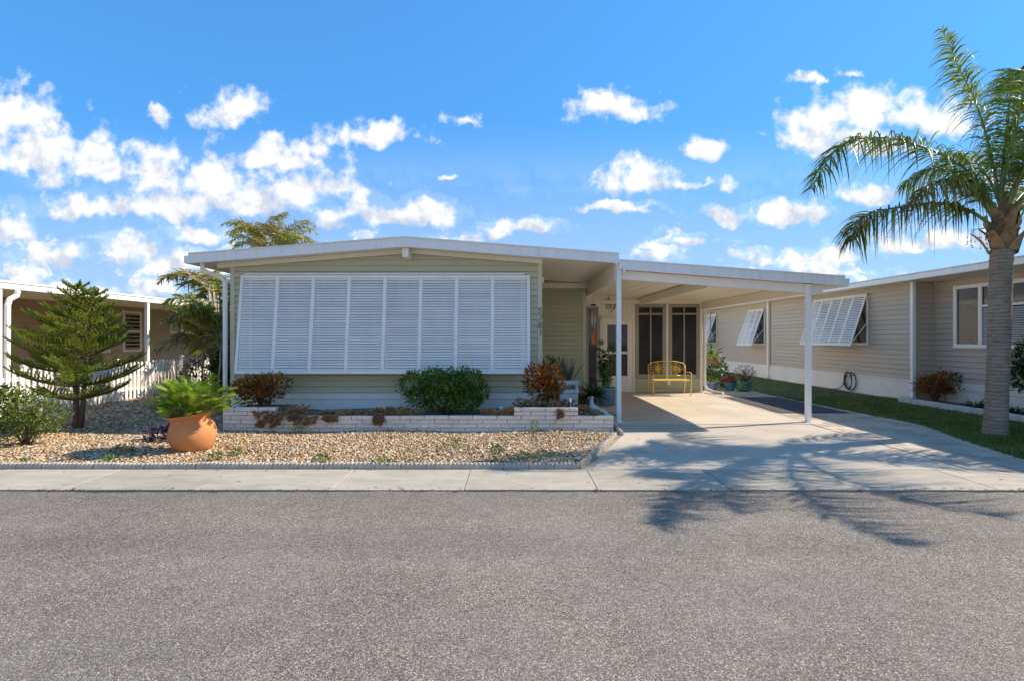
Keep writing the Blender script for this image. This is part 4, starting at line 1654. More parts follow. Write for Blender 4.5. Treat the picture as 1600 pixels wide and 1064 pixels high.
# ------------------------------------------------------------------ the tall palm by the driveway
def queen_palm():
    bx, by = 7.80, 8.27
    root = thing('palm_tree', 'tall feather palm with ringed grey trunk on the lawn by the driveway', 'palm tree', (bx, by, 0))
    mb = MB()
    pts, rs = [], []
    NS = 110
    for i in range(NS + 1):
        t = i / NS
        z = -.05 + 3.02 * t
        pts.append((bx + .13 * t + .02 * math.sin(t * 4), by + .02 * math.sin(t * 3), z))
        r = .148 + .022 * math.exp(-z / .18) - .004 * math.sin(t * 3.1)
        r += .0045 * (1 if (i % 4) == 0 else 0) + random.uniform(-.0018, .0018)
        rs.append(r)
    mb.tube(pts, rs, 28)
    mb.build('trunk', M['palmtrunk'], root, smooth=True)
    hx, hz = bx + .13, 2.95
    # old leaf bases wrapped round the top
    for i in range(20):
        a = i * 2.4 + random.uniform(-.2, .2)
        zb = hz - .06 + .026 * i
        r0 = .140 + .015 * math.sin(i)
        lean = .20 if i < 9 else .09
        h = random.uniform(.24, .42)
        c, s_ = math.cos(a), math.sin(a)
        vs = []
        for j, (tt, w, o) in enumerate(((0, .115, 0), (.3, .10, .04), (.65, .065, .10), (1, .018, lean))):
            rr = (r0 - .004 * i) + o
            for sd in (-1, 0, 1):
                vs.append((hx + c * (rr + (.035 if sd == 0 else 0)) - s_ * sd * w, by + s_ * (rr + (.035 if sd == 0 else 0)) + c * sd * w, zb + h * tt + random.uniform(-.01, .01)))
        fs = []
        for j in range(3):
            for k in range(2):
                fs.append((j * 3 + k, j * 3 + k + 1, (j + 1) * 3 + k + 1, (j + 1) * 3 + k))
        q = MB()
        q.add(vs, fs)
        q.build('leaf_base', M['boot'], root, smooth=True)
    q = MB()
    q.tube([(hx, by, hz - .05), (hx + .01, by, hz + .25), (hx + .02, by, hz + .6), (hx + .03, by, hz + .95)], [.145, .15, .10, .04], 16)
    q.build('crownshaft', M['boot'], root, smooth=True)
    # brown woody flower sheath hanging left
    q = MB()
    q.tube([(hx - .1, by - .12, 3.42), (hx - .25, by - .22, 3.40), (hx - .40, by - .25, 3.30), (hx - .52, by - .25, 3.16)], [.015, .055, .05, .006], 8, flat=.5)
    q.build('flower_sheath', M['bark'], root, smooth=True)
    k = 800 / by

    def px(x, y, dy=0.0):
        Y = by + dy
        return ((x - 800) / 800 * Y, Y, CAMZ + (528 - y) / 800 * Y)
    W = (-.25, -.05, 0)
    shown = [
        ([px(1553, 335, .05), px(1530, 296, .2), px(1492, 268, .4), px(1448, 266, .6), px(1408, 292, .8)], .60, .025, 130, M['palmleaf'], .85),
        ([px(1556, 330, 0), px(1538, 300, -.1), px(1497, 256, -.25), px(1435, 228, -.45), px(1372, 215, -.6), px(1310, 230, -.75), px(1268, 296, -.85)], .74, .025, 190, M['palmleaf'], .75),
        ([px(1548, 352, 0), px(1515, 330, -.05), px(1466, 318, -.1), px(1397, 326, -.2), px(1345, 342, -.3), px(1328, 378, -.35)], .66, .026, 170, M['yellowfrond'], .9),
        ([px(1560, 310, .1), px(1550, 250, .15), px(1526, 165, .25), px(1500, 110, .3), px(1470, 44, .3)], .68, .025, 175, M['palmleaf'], .6),
        ([px(1564, 310, 0), px(1575, 245, -.1), px(1598, 165, -.25), px(1630, 105, -.5), px(1672, 95, -.8)], .95, .028, 200, M['palmleaf'], .85),
        ([px(1563, 310, .15), px(1570, 230, .25), px(1580, 150, .45), px(1592, 110, .7), px(1606, 125, .95)], .90, .028, 200, M['palmleaf'], .85),
        ([px(1552, 342, -.05), px(1528, 308, -.15), px(1495, 286, -.3), px(1458, 288, -.45), px(1428, 312, -.55)], .58, .026, 130, M['yellowfrond'], .95),
    ]
    for pts, ll, lw, npair, mat, dr in shown:
        frond(root, pts, ll, lw, npair, mat, droop=dr, wind=W)
    for i, (az, el, ln, dr) in enumerate(((-.15, .75, 2.9, 1.5), (.5, .75, 2.7, 1.7), (1.3, 1.2, 2.6, 1.3),
                                          (-1.30, .82, 3.4, .85), (-1.95, .85, 3.2, .90), (-.85, .78, 3.4, .9), (-1.62, 1.15, 3.2, .85),
                                          (.2, 1.2, 2.9, 1.3), (-.45, .35, 2.9, 1.1), (-1.1, 1.2, 3.2, .9))):
        frond(root, frond_path((hx + .02, by, 3.40 + .02 * i), az, el, ln, dr), .72, .026, 130, M['palmleaf'], droop=.80, wind=W)
    # fruit stalk with a few beads
    q = MB()
    q.tube([(hx - .15, by - .2, 3.34), (hx - .5, by - .3, 3.26), (hx - .8, by - .35, 3.22)], [.012, .01, .004], 6)
    for i in range(26):
        x = hx - .75 + random.uniform(-.13, .25)
        z = 3.22 - random.uniform(.03, .3)
        q.tube([(x, by - .33, z), (x + .006, by - .33, z + .012)], .009, 5)
        q.tube([(x, by - .33, z + .01), (x + .02, by - .33, 3.23)], .0015, 3)
    q.build('fruit_stalk', M['bark'], root)


queen_palm()


# ------------------------------------------------------------------ small tiered conifer on the left
def tier_pine():
    bx, by = -7.33, 8.6
    root = thing('conifer_tree', 'small tiered conifer with upswept branches in the left gravel', 'conifer', (bx, by, 0))
    stems = [((0, 0), (-.02, .02), 2.42, ((.54, .74), (.76, .96), (.98, 1.03), (1.20, .96), (1.42, .84), (1.64, .68), (1.86, .50), (2.06, .35), (2.22, .24), (2.36, .14))),
             ((.05, .02), (.34, -.05), 2.28, ((1.32, .70), (1.54, .60), (1.76, .46), (1.96, .33), (2.12, .21), (2.24, .13)))]
    mb = MB()
    Pn, Dn, Ln = [], [], []
    for (ox, oy), (tx, ty), H, tiers in stems:
        pts = []
        for i in range(9):
            t = i / 8
            pts.append((bx + ox + (tx - ox) * t + .012 * math.sin(t * 9), by + oy + (ty - oy) * t, -.03 + (H + .03) * t))
        mb.tube(pts, [.042 * (1 - .85 * i / 8) + .004 for i in range(9)], 8)
        pts = np.array(pts)
        a0 = random.uniform(0, 6.3)
        for z, Rl in tiers:
            f = z / 2.4
            s = z / H * 8
            k = min(int(s), 7)
            c = pts[k] + (pts[k + 1] - pts[k]) * (s - k)
            nb_ = 6 if z < 2.0 else 5
            a0 += .55
            for b in range(nb_):
                az = a0 + b * 2 * math.pi / nb_ + random.uniform(-.15, .15)
                if Rl > .4 and z > 1.1 and (math.cos(az) * (tx - .16)) < -.12:
                    continue
                L = Rl * random.uniform(.82, 1.1)
                path = frond_path(c, az, random.uniform(.00, .14) + .30 * f * f, L, -.62, n=10)
                mb.tube([tuple(q) for q in path], [.010 * (1 - i / 11) + .003 for i in range(len(path))], 5)
                # the branch itself and its branchlets are ropes of short needles
                ropes = [(path[int(.1 * 10):], .9)]
                nbl = max(3, int(L / .078))
                for q in range(nbl):
                    t = .16 + .82 * q / nbl
                    s2 = t * (len(path) - 1)
                    k2 = min(int(s2), len(path) - 2)
                    p = path[k2] + (path[k2 + 1] - path[k2]) * (s2 - k2)
                    tan = unit(path[k2 + 1] - path[k2])
                    side = unit(np.cross(tan, [0, 0, 1.0]))
                    for sg in (-1, 1):
                        bl = (.05 + .26 * math.sin(math.pi * min(1, .12 + .8 * t))) * (.45 + .55 * min(1, L / .8)) * random.uniform(.8, 1.1)
                        d = unit(side * sg * .80 + tan * .75 + np.array([0, 0, .14]))
                        e = np.array([p + d * bl * w + np.array([0, 0, .16 * bl * w * w]) for w in (0, .5, 1)])
                        ropes.append((e, 1.0))
                for rp, kk in ropes:
                    seglen = np.linalg.norm(np.diff(rp, axis=0), axis=1)
                    tot = seglen.sum()
                    m = int(tot / .0062) + 2
                    tt = np.linspace(0, 1, m) * (len(rp) - 1)
                    ki = np.minimum(tt.astype(int), len(rp) - 2)
                    pp = rp[ki] + (rp[ki + 1] - rp[ki]) * (tt - ki)[:, None]
                    tn = unit(rp[ki + 1] - rp[ki])
                    for rep in range(4):
                        rad = unit(np.cross(tn, RNG.normal(0, 1, (m, 3))))
                        Pn.append(pp)
                        Dn.append(tn * .75 + rad * .8)
                        Ln.append(RNG.uniform(.018, .028, m))
    P, D, L = np.concatenate(Pn), unit(np.concatenate(Dn)), np.concatenate(Ln)
    n = len(P)
    S = unit(np.cross(D, RNG.normal(0, 1, (n, 3)))) * .0046
    V = np.stack([P - S, P + S, P + D * L[:, None]], 1).reshape(-1, 3)
    F = np.arange(3 * n).reshape(-1, 3)
    piece('crown', np_mesh('crown', V, F, M['pine']), root)
    mb.build('trunk', M['bark'], root, smooth=True)


tier_pine()


# ------------------------------------------------------------------ terracotta pot with its philodendron
def big_pot():
    x, y = -4.36, 7.05
    R = T(x, y, 0.0) @ Matrix.Rotation(math.radians(-7), 4, 'Y') @ Matrix.Rotation(math.radians(3), 4, 'X')
    root = thing('flower_pot', 'large round terracotta pot leaning on the gravel', 'pot', (x, y, 0))
    mb = MB()
    prof = [(.155, -.02), (.21, .025), (.258, .10), (.288, .19), (.293, .26), (.28, .33), (.25, .39), (.234, .425), (.236, .45), (.262, .485), (.288, .508), (.292, .524),
            (.278, .528), (.25, .505), (.225, .47), (.215, .44), (.23, .40)]
    mb.lathe(prof, 48, M=R, close=True)
    mb.build('pot_body', M['terracotta'], root, smooth=True)
    s = MB()
    s.lathe([(.222, .455), (.10, .465), (.01, .47)], 24, M=R)
    s.build('potting_soil', M['soil'], root, smooth=True)
    pr = thing('philodendron', 'bushy bright green cut-leaf plant spilling from the terracotta pot', 'plant', (x, y, .42))
    Vs, Fs, k = [], [], 0
    st = MB()
    for i in range(330):
        a = random.uniform(0, 2 * math.pi)
        # wider to the sides than to the back
        reach = random.uniform(.22, .74) * (1.0 + .20 * abs(math.cos(a)))
        el = random.uniform(.32, 1.5)
        b0 = np.array([x - .03 + .13 * math.cos(a), y + .12 * math.sin(a), .47])
        d = np.array([math.cos(a) * math.cos(el), .7 * math.sin(a) * math.cos(el), math.sin(el)])
        pl = reach * .62
        p1 = b0 + d * pl * .6
        p2 = b0 + d * pl - np.array([0, 0, .06 * reach])
        st.tube([tuple(b0), tuple(p1), tuple(p2)], [.006, .005, .004], 4, cap=False)
        bl = random.uniform(.10, .165)
        dd = unit(d * .8 + np.array([math.cos(a) * .5, math.sin(a) * .4, random.uniform(-.35, .35)]))
        side = unit(np.cross(dd, np.array([0, 0, 1.0]) + RNG.normal(0, .25, 3)))
        up = np.cross(side, dd)
        NL = 5
        mids = [p2 + dd * bl * t - np.array([0, 0, 1]) * .10 * bl * t * t for t in np.linspace(0, 1, NL + 1)]
        vs = list(mids)
        fs = []
        for j in range(NL):
            w = bl * (.50 * math.sin(math.pi * (.25 + .62 * j / NL)) + .04)
            for sg in (-1, 1):
                tip = mids[j] * .55 + mids[j + 1] * .45 + side * sg * w + dd * w * .42 + up * .18 * w
                vs.append(tip)
                fs.append((k + j, k + j + 1, k + len(vs) - 1) if sg < 0 else (k + j + 1, k + j, k + len(vs) - 1))
        Vs += vs
        Fs += fs
        k += len(vs)
    piece('foliage', np_mesh('foliage', np.array(Vs), np.array(Fs), M['xanadu']), pr)
    st.build('stem', M['rachis'], pr)


big_pot()

# ------------------------------------------------------------------ shrubs in the planter
r = thing('shrub', 'rounded glossy dark green shrub in the middle of the brick planter', 'shrub', (-1.2, 9.0, .22))
bush(r, [(-1.72, 9.02, .74, .28, .28, .22), (-1.38, 8.98, .80, .24, .28, .22), (-1.05, 8.95, .74, .30, .30, .26), (-.78, 9.0, .78, .28, .28, .24), (-.60, 8.98, .62, .20, .22, .18), (-1.15, 8.85, .52, .40, .28, .22), (-.80, 8.88, .50, .28, .26, .20), (-1.58, 8.92, .52, .26, .24, .17), (-.95, 8.78, .66, .16, .12, .14)],
     6600, .060, .034, M['hedge'], ((-1.15, 9.0, .2), .02, 9))
r = thing('croton', 'dark red and green croton shrub at the left end of the brick planter', 'shrub', (-4.45, 8.95, .37))
bush(r, [(-4.55, 8.95, .70, .30, .26, .17), (-4.22, 8.95, .73, .30, .24, .17), (-4.4, 8.85, .58, .36, .24, .17)], 1300, .105, .034, M['crotondark'], ((-4.4, 8.95, .36), .014, 9), up=.7, jit=.5)
r = thing('croton', 'orange and red croton shrub on the raised right tier of the planter', 'shrub', (.56, 8.85, .37))
bush(r, [(.42, 8.85, .86, .22, .2, .22), (.68, 8.85, .82, .24, .2, .24), (.55, 8.8, .66, .28, .2, .18)], 900, .105, .036, M['croton'], ((.56, 8.85, .36), .012, 8), up=.7, jit=.5)


def succulents(label, spots, n, L=.034):
    """patch of fleshy rosettes; spots are (x, y, z, spread x, spread y, spread z)"""
    c = spots[0]
    root = tag(bpy.data.objects.new('succulent_patch', None), label, 'succulents')
    put(root, None, T(c[0], c[1], c[2]))
    P, D = [], []
    for i in range(n):
        s = random.choice(spots)
        p = np.array([s[0] + random.uniform(-1, 1) * s[3], s[1] + random.uniform(-1, 1) * s[4], s[2] + random.uniform(-1, 1) * s[5]])
        ax = unit(np.array([random.uniform(-.4, .4), -random.uniform(.1, .8), 1.0]))
        for ring, cnt, el in ((0, 7, .25), (1, 6, .75), (2, 4, 1.2)):
            for k in range(cnt):
                a = 2 * math.pi * k / cnt + ring * .5
                u_ = unit(np.cross(ax, [1, 0, .1]))
                v_ = np.cross(ax, u_)
                d = (u_ * math.cos(a) + v_ * math.sin(a)) * math.cos(el) + ax * math.sin(el)
                P.append(p); D.append(d)
    V, F = leaves(P, D, RNG.uniform(.8, 1.25, len(P)) * L, L * .55, .35, -.05)
    o = piece('rosette', np_mesh('rosette', V, F, M['ghost']), root)
    o['kind'] = 'stuff'


succulents('brown rosette succulents trailing down the bricks beside the dark croton', [(-3.95, 8.47, .30, .35, .06, .03), (-4.0, 8.42, .18, .22, .012, .10), (-3.55, 8.5, .36, .22, .06, .07), (-3.4, 8.42, .2, .2, .012, .08), (-3.62, 8.42, .24, .06, .012, .05)], 260, .042)
succulents('brown rosette succulents along the planter edge left of the middle', [(-3.0, 8.52, .30, .35, .07, .03), (-2.75, 8.6, .29, .4, .1, .03), (-2.2, 8.6, .28, .4, .1, .02), (-3.0, 8.42, .22, .12, .012, .05)], 200, .042)
succulents('plump olive rosette succulents piled beside the green shrub', [(-2.05, 8.56, .33, .30, .09, .05), (-1.75, 8.56, .31, .3, .08, .04), (-2.2, 8.43, .2, .07, .012, .08)], 150, .048)
succulents('brown rosette succulents right of the green shrub below the raised tier', [(-.25, 8.56, .31, .26, .08, .03), (-.05, 8.52, .33, .1, .05, .05)], 110, .045)
succulents('brown rosette succulents covering the raised right tier', [(.55, 8.58, .44, .46, .06, .04), (.3, 8.66, .47, .3, .08, .05), (.85, 8.66, .46, .25, .08, .05), (1.15, 8.62, .36, .12, .1, .06), (.8, 8.42, .30, .05, .012, .08), (1.3, 8.6, .30, .15, .1, .03)], 260, .042)


def clump(name, label, cat, loc, n, L, W, mat, el=(.5, 1.3), droop=.25, spread=.06, group=None):
    root = thing(name, label, cat, loc, group)
    a = RNG.uniform(0, 2 * np.pi, n)
    e = RNG.uniform(el[0], el[1], n)
    D = np.stack([np.cos(a) * np.cos(e), np.sin(a) * np.cos(e), np.sin(e)], 1)
    P = np.array(loc)[None] + np.stack([np.cos(a) * RNG.uniform(0, spread, n), np.sin(a) * RNG.uniform(0, spread, n), np.zeros(n)], 1)
    V, F = straps(P, D, RNG.uniform(.65, 1.1, n) * L, W, RNG.uniform(.5, 1.5, n) * droop, 4)
    piece('foliage', np_mesh('foliage', V, F, mat), root)
    return root


# porch bed plants
r = thing('shrub', 'small dark green shrub beside the recessed sage wall', 'shrub', (.85, 11.2, .06))
bush(r, [(.85, 11.2, .80, .28, .22, .34), (.78, 11.2, .45, .25, .2, .3)], 900, .08, .03, M['darkleaf'], ((.85, 11.2, .06), .012, 5))
bx_ = thing('block_planter', 'white block planter with a slot holding the snake plant', 'planter', (1.06, 9.95, .06))
q = MB()
q.cbox(.92, 1.26, 9.78, 10.12, .05, .50, .01)
q.cbox(.90, 1.28, 9.76, 10.14, .503, .57, .01)
q.cbox(.92, .97, 9.79, 10.11, .572, .66, .008)
q.cbox(1.21, 1.26, 9.79, 10.11, .572, .66, .008)
q.cbox(.90, 1.28, 9.76, 10.14, .662, .73, .01)
q.build('planter_body', M['whiteedge'], bx_)
clump('snake_plant', 'grey green snake plant rising from the white block planter', 'plant', (1.09, 9.95, .72), 22, .52, .045, M['snake'], el=(.85, 1.5), droop=.06, spread=.10)
r = clump('fan_palm', 'low dark green fan palm in the bed beside the carport post', 'plant', (1.62, 10.3, .40), 130, .46, .04, M['darkleaf'], el=(-.2, 1.3), droop=.35, spread=.05)
q = MB()
q.tube([(1.62, 10.3, .03), (1.62, 10.3, .41)], .05, 8)
q.build('stem', M['bark'], r)
clump('spider_plant', 'pale striped strap leaf plant behind the fan palm', 'plant', (1.50, 11.3, .06), 45, .75, .03, M['snake'], el=(.7, 1.4), droop=.25, spread=.12)
clump('ground_cover', 'yellowish green low plant at the foot of the carport post', 'plant', (1.58, 8.75, .22), 110, .17, .02, M['weed'], el=(.1, 1.3), droop=.4, spread=.20)
clump('ground_cover', 'dry brown grassy tuft beside the stone bird', 'plant', (1.22, 9.0, .21), 90, .18, .012, M['ghost'], el=(.3, 1.4), droop=.4, spread=.12)

pt = thing('flower_pot', 'blue grey ribbed pot standing behind the left carport post', 'pot', (2.16, 11.7, .014))
q = MB()
q.lathe([(.15, .014), (.165, .03), (.20, .36), (.215, .37), (.215, .43), (.195, .43), (.185, .38), (.16, .37)], 32, c=(2.16, 11.7, 0))
q.build('pot_body', M['bluepot'], pt, smooth=False)
q = MB()
for k in range(24):
    a = 2 * math.pi * k / 24
    q.tube([(2.16 + .168 * math.cos(a), 11.7 + .168 * math.sin(a), .04), (2.16 + .202 * math.cos(a), 11.7 + .202 * math.sin(a), .355)], .008, 4)
q.build('rib', M['bluepot'], pt)['kind'] = 'stuff'
r = thing('tall_houseplant', 'tall broad leaved green plant in the blue grey pot', 'plant', (2.12, 11.7, .38))
q = MB()
P, D, L = [], [], []
for i in range(16):
    a = random.uniform(0, 6.3)
    top = np.array([2.12 + .24 * math.cos(a) * random.uniform(.3, 1), 11.65 + .2 * math.sin(a), random.uniform(.85, 1.42)])
    q.tube([(2.15 + .06 * math.cos(a), 11.7 + .06 * math.sin(a), .36), tuple(top)], [.012, .007], 5)
    for k in range(12):
        t = random.uniform(.2, 1)
        p = np.array([2.15, 11.7, .36]) * (1 - t) + top * t
        b = random.uniform(0, 6.3)
        P.append(p); D.append([math.cos(b), math.sin(b), random.uniform(.2, 1.0)]); L.append(random.uniform(.16, .30))
V, F = straps(P, D, np.array(L), .075, .35, 4)
piece('foliage', np_mesh('foliage', V, F, M['broad']), r)
q.build('stem', M['rachis'], r)

# pots by the right corner of the carport
def small_pot(label, x, y, prof, mat):
    p = thing('flower_pot', label, 'pot', (x, y, 0))
    q = MB()
    q.lathe(prof, 28, c=(x, y, 0))
    q.build('pot_body', mat, p, smooth=True)
    q = MB()
    q.lathe([(prof[-1][0], prof[-1][1]), (.01, prof[-1][1] + .01)], 16, c=(x, y, 0))
    q.build('potting_soil', M['soil'], p)
    return p


small_pot('pale blue and white glazed pot nearest the corner downspout', 5.97, 15.3, [(.10, 0), (.13, .06), (.155, .24), (.165, .27), (.15, .27), (.14, .23)], M['blue_glaze'])
small_pot('teal glazed pot holding the pink flowers', 6.42, 15.1, [(.10, 0), (.135, .05), (.155, .22), (.17, .255), (.155, .26), (.14, .22)], M['teal'])
small_pot('round green glazed pot on the grass edge', 6.72, 14.85, [(.11, 0), (.18, .06), (.215, .16), (.20, .26), (.215, .31), (.20, .315), (.18, .27)], M['green_glaze'])
clump('strap_plant', 'bright green strap leaved plant in the pale blue pot', 'plant', (5.97, 15.3, .24), 46, .42, .045, M['yellowleaf'], el=(.4, 1.4), droop=.4, spread=.08)
r = thing('leafy_plant', 'tall leafy green plant behind the pots at the corner', 'plant', (6.2, 15.5, 0))
bush(r, [(6.12, 15.5, .75, .22, .2, .3), (6.25, 15.5, .45, .3, .2, .3), (6.05, 15.45, 1.05, .16, .12, .18)], 260, .22, .06, M['broad'], ((6.15, 15.5, 0), .012, 6), up=.5)
r = thing('flowers', 'round mound of pink flowers in the teal pot', 'flowers', (6.42, 15.1, .23))
bush(r, [(6.42, 15.1, .32, .19, .17, .11)], 420, .04, .035, M['pink'], None, up=.3, name='blossom', zmin=.23)
bush(r, [(6.42, 15.1, .27, .17, .15, .09)], 200, .05, .03, M['weed'], None, up=.1, zmin=.23)
r = thing('desert_rose', 'pale leafed succulent in the round green pot', 'plant', (6.72, 14.85, .28))
bush(r, [(6.72, 14.85, .62, .32, .22, .13), (6.62, 14.85, .50, .2, .18, .12), (6.9, 14.85, .52, .2, .18, .1)], 420, .06, .022, M['paleplant'], ((6.72, 14.85, .27), .02, 9), up=.4)

# left side plants
r = thing('shrub', 'pale green leggy shrub at the left edge of the gravel', 'shrub', (-7.05, 7.45, 0))
bush(r, [(-7.0, 7.45, .52, .30, .28, .26), (-7.35, 7.5, .55, .32, .28, .30), (-6.75, 7.45, .42, .24, .22, .22), (-7.1, 7.35, .28, .36, .26, .2)], 2000, .065, .028, M['bushleaf'], ((-7.05, 7.45, -.02), .012, 12), up=.6)
r = thing('shrub', 'dark green shrub behind the pale bush by the picket fence', 'shrub', (-8.4, 8.4, 0))
bush(r, [(-8.35, 8.4, .42, .25, .3, .32), (-8.6, 8.5, .40, .25, .3, .32)], 900, .09, .035, M['darkleaf'], ((-8.4, 8.4, -.02), .015, 8))
r = thing('purple_plant', 'low dark purple plant left of the terracotta pot', 'plant', (-5.3, 7.7, .02))
bush(r, [(-5.3, 7.7, .10, .22, .16, .09), (-5.05, 7.7, .14, .16, .14, .1)], 360, .085, .028, M['purple'], None, up=.6, zmin=.01)


def cane(label, x, y, h, lean, mat, n=46, L=.34):
    root = thing('dracaena', label, 'plant', (x, y, 0))
    q = MB()
    pts = [(x, y, -.02), (x + lean * .3, y, h * .4), (x + lean * .55 + .03, y, h * .75), (x + lean, y, h)]
    q.tube(pts, [.026, .022, .019, .017], 8)
    q.build('trunk', M['cane'], root, smooth=True)
    a = RNG.uniform(0, 2 * np.pi, n)
    e = RNG.uniform(-.35, 1.4, n)
    D = np.stack([np.cos(a) * np.cos(e), np.sin(a) * np.cos(e), np.sin(e)], 1)
    P = np.array([x + lean, y, h])[None] + np.stack([np.zeros(n), np.zeros(n), RNG.uniform(-.10, .04, n)], 1)
    V, F = straps(P, D, RNG.uniform(.7, 1.1, n) * L, .022, RNG.uniform(.1, .7, n), 4)
    piece('crown', np_mesh('crown', V, F, mat), root)


cane('slender dracaena with an orange tuft left of the house corner', -6.55, 10.4, .98, -.10, M['orange'], 44, .30)
cane('bare stemmed green dracaena beside the downspout', -6.1, 10.6, 1.45, .06, M['dryleaf'], 60, .36)
cane('bare stemmed dracaena with a drooping tuft next to the areca palm', -6.75, 11.2, 1.62, -.08, M['arecaleaf'], 60, .38)
r = thing('shrub', 'dense dark undergrowth at the left corner of the home', 'shrub', (-6.6, 11.2, 0))
bush(r, [(-6.2, 10.9, .45, .4, .4, .5), (-6.9, 11.4, .5, .5, .5, .55), (-6.1, 11.3, 1.0, .4, .4, .6)], 2600, .11, .035, M['darkleaf'], ((-6.5, 11.2, -.02), .02, 8))


def areca(label, x, y, n, h0, h1, ln, mat, cat='palm', seed=0, dry=.3, azr=(0, 6.283)):
    random.seed(seed)
    root = thing('areca_palm', label, cat, (x, y, 0))
    q = MB()
    for i in range(n):
        a = azr[0] + (azr[1] - azr[0]) * (i + random.uniform(-.3, .3)) / n
        h = random.uniform(h0, h1)
        sx, sy = x + .18 * math.cos(a), y + .18 * math.sin(a)
        tx, ty = x + .32 * math.cos(a), y + .32 * math.sin(a)
        q.tube([(sx, sy, -.02), ((sx + tx) / 2, (sy + ty) / 2, h * .6), (tx, ty, h)], [.035, .03, .02], 7)
        frond(root, frond_path((tx, ty, h), a + random.uniform(-.3, .3), random.uniform(.6, 1.25), ln * random.uniform(.8, 1.15), random.uniform(1.2, 2.0)),
              .46, .036, 46, M['dryleaf'] if random.random() < dry else mat, r0=.016, start=.12, droop=.4, ragged=.08)
    q.build('trunk', M['cane'], root, smooth=True)


areca('clustering palm with yellowing fronds between the home and the brown house', -6.75, 12.0, 40, 1.0, 2.9, 1.1, M['arecaleaf'], seed=3)
areca('clustering palm rising above the left end of the roof', -9.35, 20.0, 40, 4.5, 5.6, 1.6, M['arecaleaf'], seed=5, dry=.35)
areca('palm clump at the back of the side yard beside the brown house', -8.2, 15.0, 26, .9, 2.3, 1.3, M['arecaleaf'], seed=8, dry=.15)
random.seed(21)

# right neighbour's bed
r = thing('croton', 'dark bronze croton shrub at the corner of the tan house', 'shrub', (10.02, 12.1, .05))
bush(r, [(9.95, 12.1, .42, .34, .3, .22), (10.15, 12.0, .52, .3, .3, .22), (9.8, 12.0, .48, .2, .25, .16)], 1100, .10, .035, M['crotondark'], ((10.0, 12.1, .04), .015, 8), up=.6)
clump('liriope', 'dark grassy tuft in the neighbouring bed left of the palm trunk', 'plant', (10.0, 11.05, .05), 130, .42, .016, M['darkleaf'], el=(.3, 1.4), droop=.5, spread=.14)
clump('liriope', 'dark grassy tuft in the neighbouring bed right of the palm trunk', 'plant', (10.0, 10.2, .05), 130, .40, .016, M['darkleaf'], el=(.3, 1.4), droop=.5, spread=.14)
r = thing('shrub', 'tall dark green shrub under the wide window at the right edge', 'shrub', (9.95, 9.7, .05))
bush(r, [(9.95, 9.7, 1.15, .32, .36, .42), (9.9, 9.75, .8, .28, .3, .3), (10.0, 9.55, 1.45, .2, .25, .25)], 1700, .11, .04, M['darkleaf'], ((9.95, 9.7, .04), .018, 8))

# weeds in the gravel
WEEDS = [(-5.85, 6.15, 'small weed against the edging at the far left'), (-5.1, 6.75, 'broad weed in the gravel in front of the conifer shadow'), (-4.95, 6.30, 'low weed left of the terracotta pot near the edging'),
         (-3.62, 6.72, 'leafy weed just right of the terracotta pot'), (-3.75, 6.5, 'low weed in the gravel below the terracotta pot'), (-3.5, 8.3, 'weed growing at the foot of the brick planter on the left'),
         (-2.35, 6.35, 'small weed in the gravel left of centre near the edging'), (-1.55, 6.10, 'bushy weed leaning over the edging near the centre'), (-1.28, 6.45, 'tuft of weed behind the edging near the centre'),
         (-.75, 7.0, 'yellowish weed in the middle of the gravel'), (-.20, 6.45, 'small upright weed behind the edging right of centre'), (.15, 6.42, 'leafy weed in the right part of the gravel'),
         (.42, 6.55, 'last weed before the driveway corner'), (.35, 8.2, 'upright weed at the foot of the raised brick tier')]
for i, (x, y, lab) in enumerate(WEEDS):
    r = thing('weed', lab, 'weed', (x, y, .02), 'weeds in the gravel')
    n = random.randint(45, 90)
    h = random.uniform(.06, .12)
    w = random.uniform(.08, .15)
    if 'upright' in lab:
        h, w = .15, .07
    P, O = lump_points([(x, y, h * .8, w, w * .8, h * .7)], n, .3)
    D = O * .7 + RNG.normal(0, .5, (n, 3)) + np.array([0, 0, .8])
    V, F = leaves(P, D, RNG.uniform(.035, .065, n), RNG.uniform(.012, .022, n))
    piece('foliage', np_mesh('foliage', V, F, M['weed']), r)
    q = MB()
    for k in range(5):
        q.tube([(x, y, 0), tuple(P[k])], [.003, .002], 4, cap=False)
    q.build('stem', M['rachis'], r)

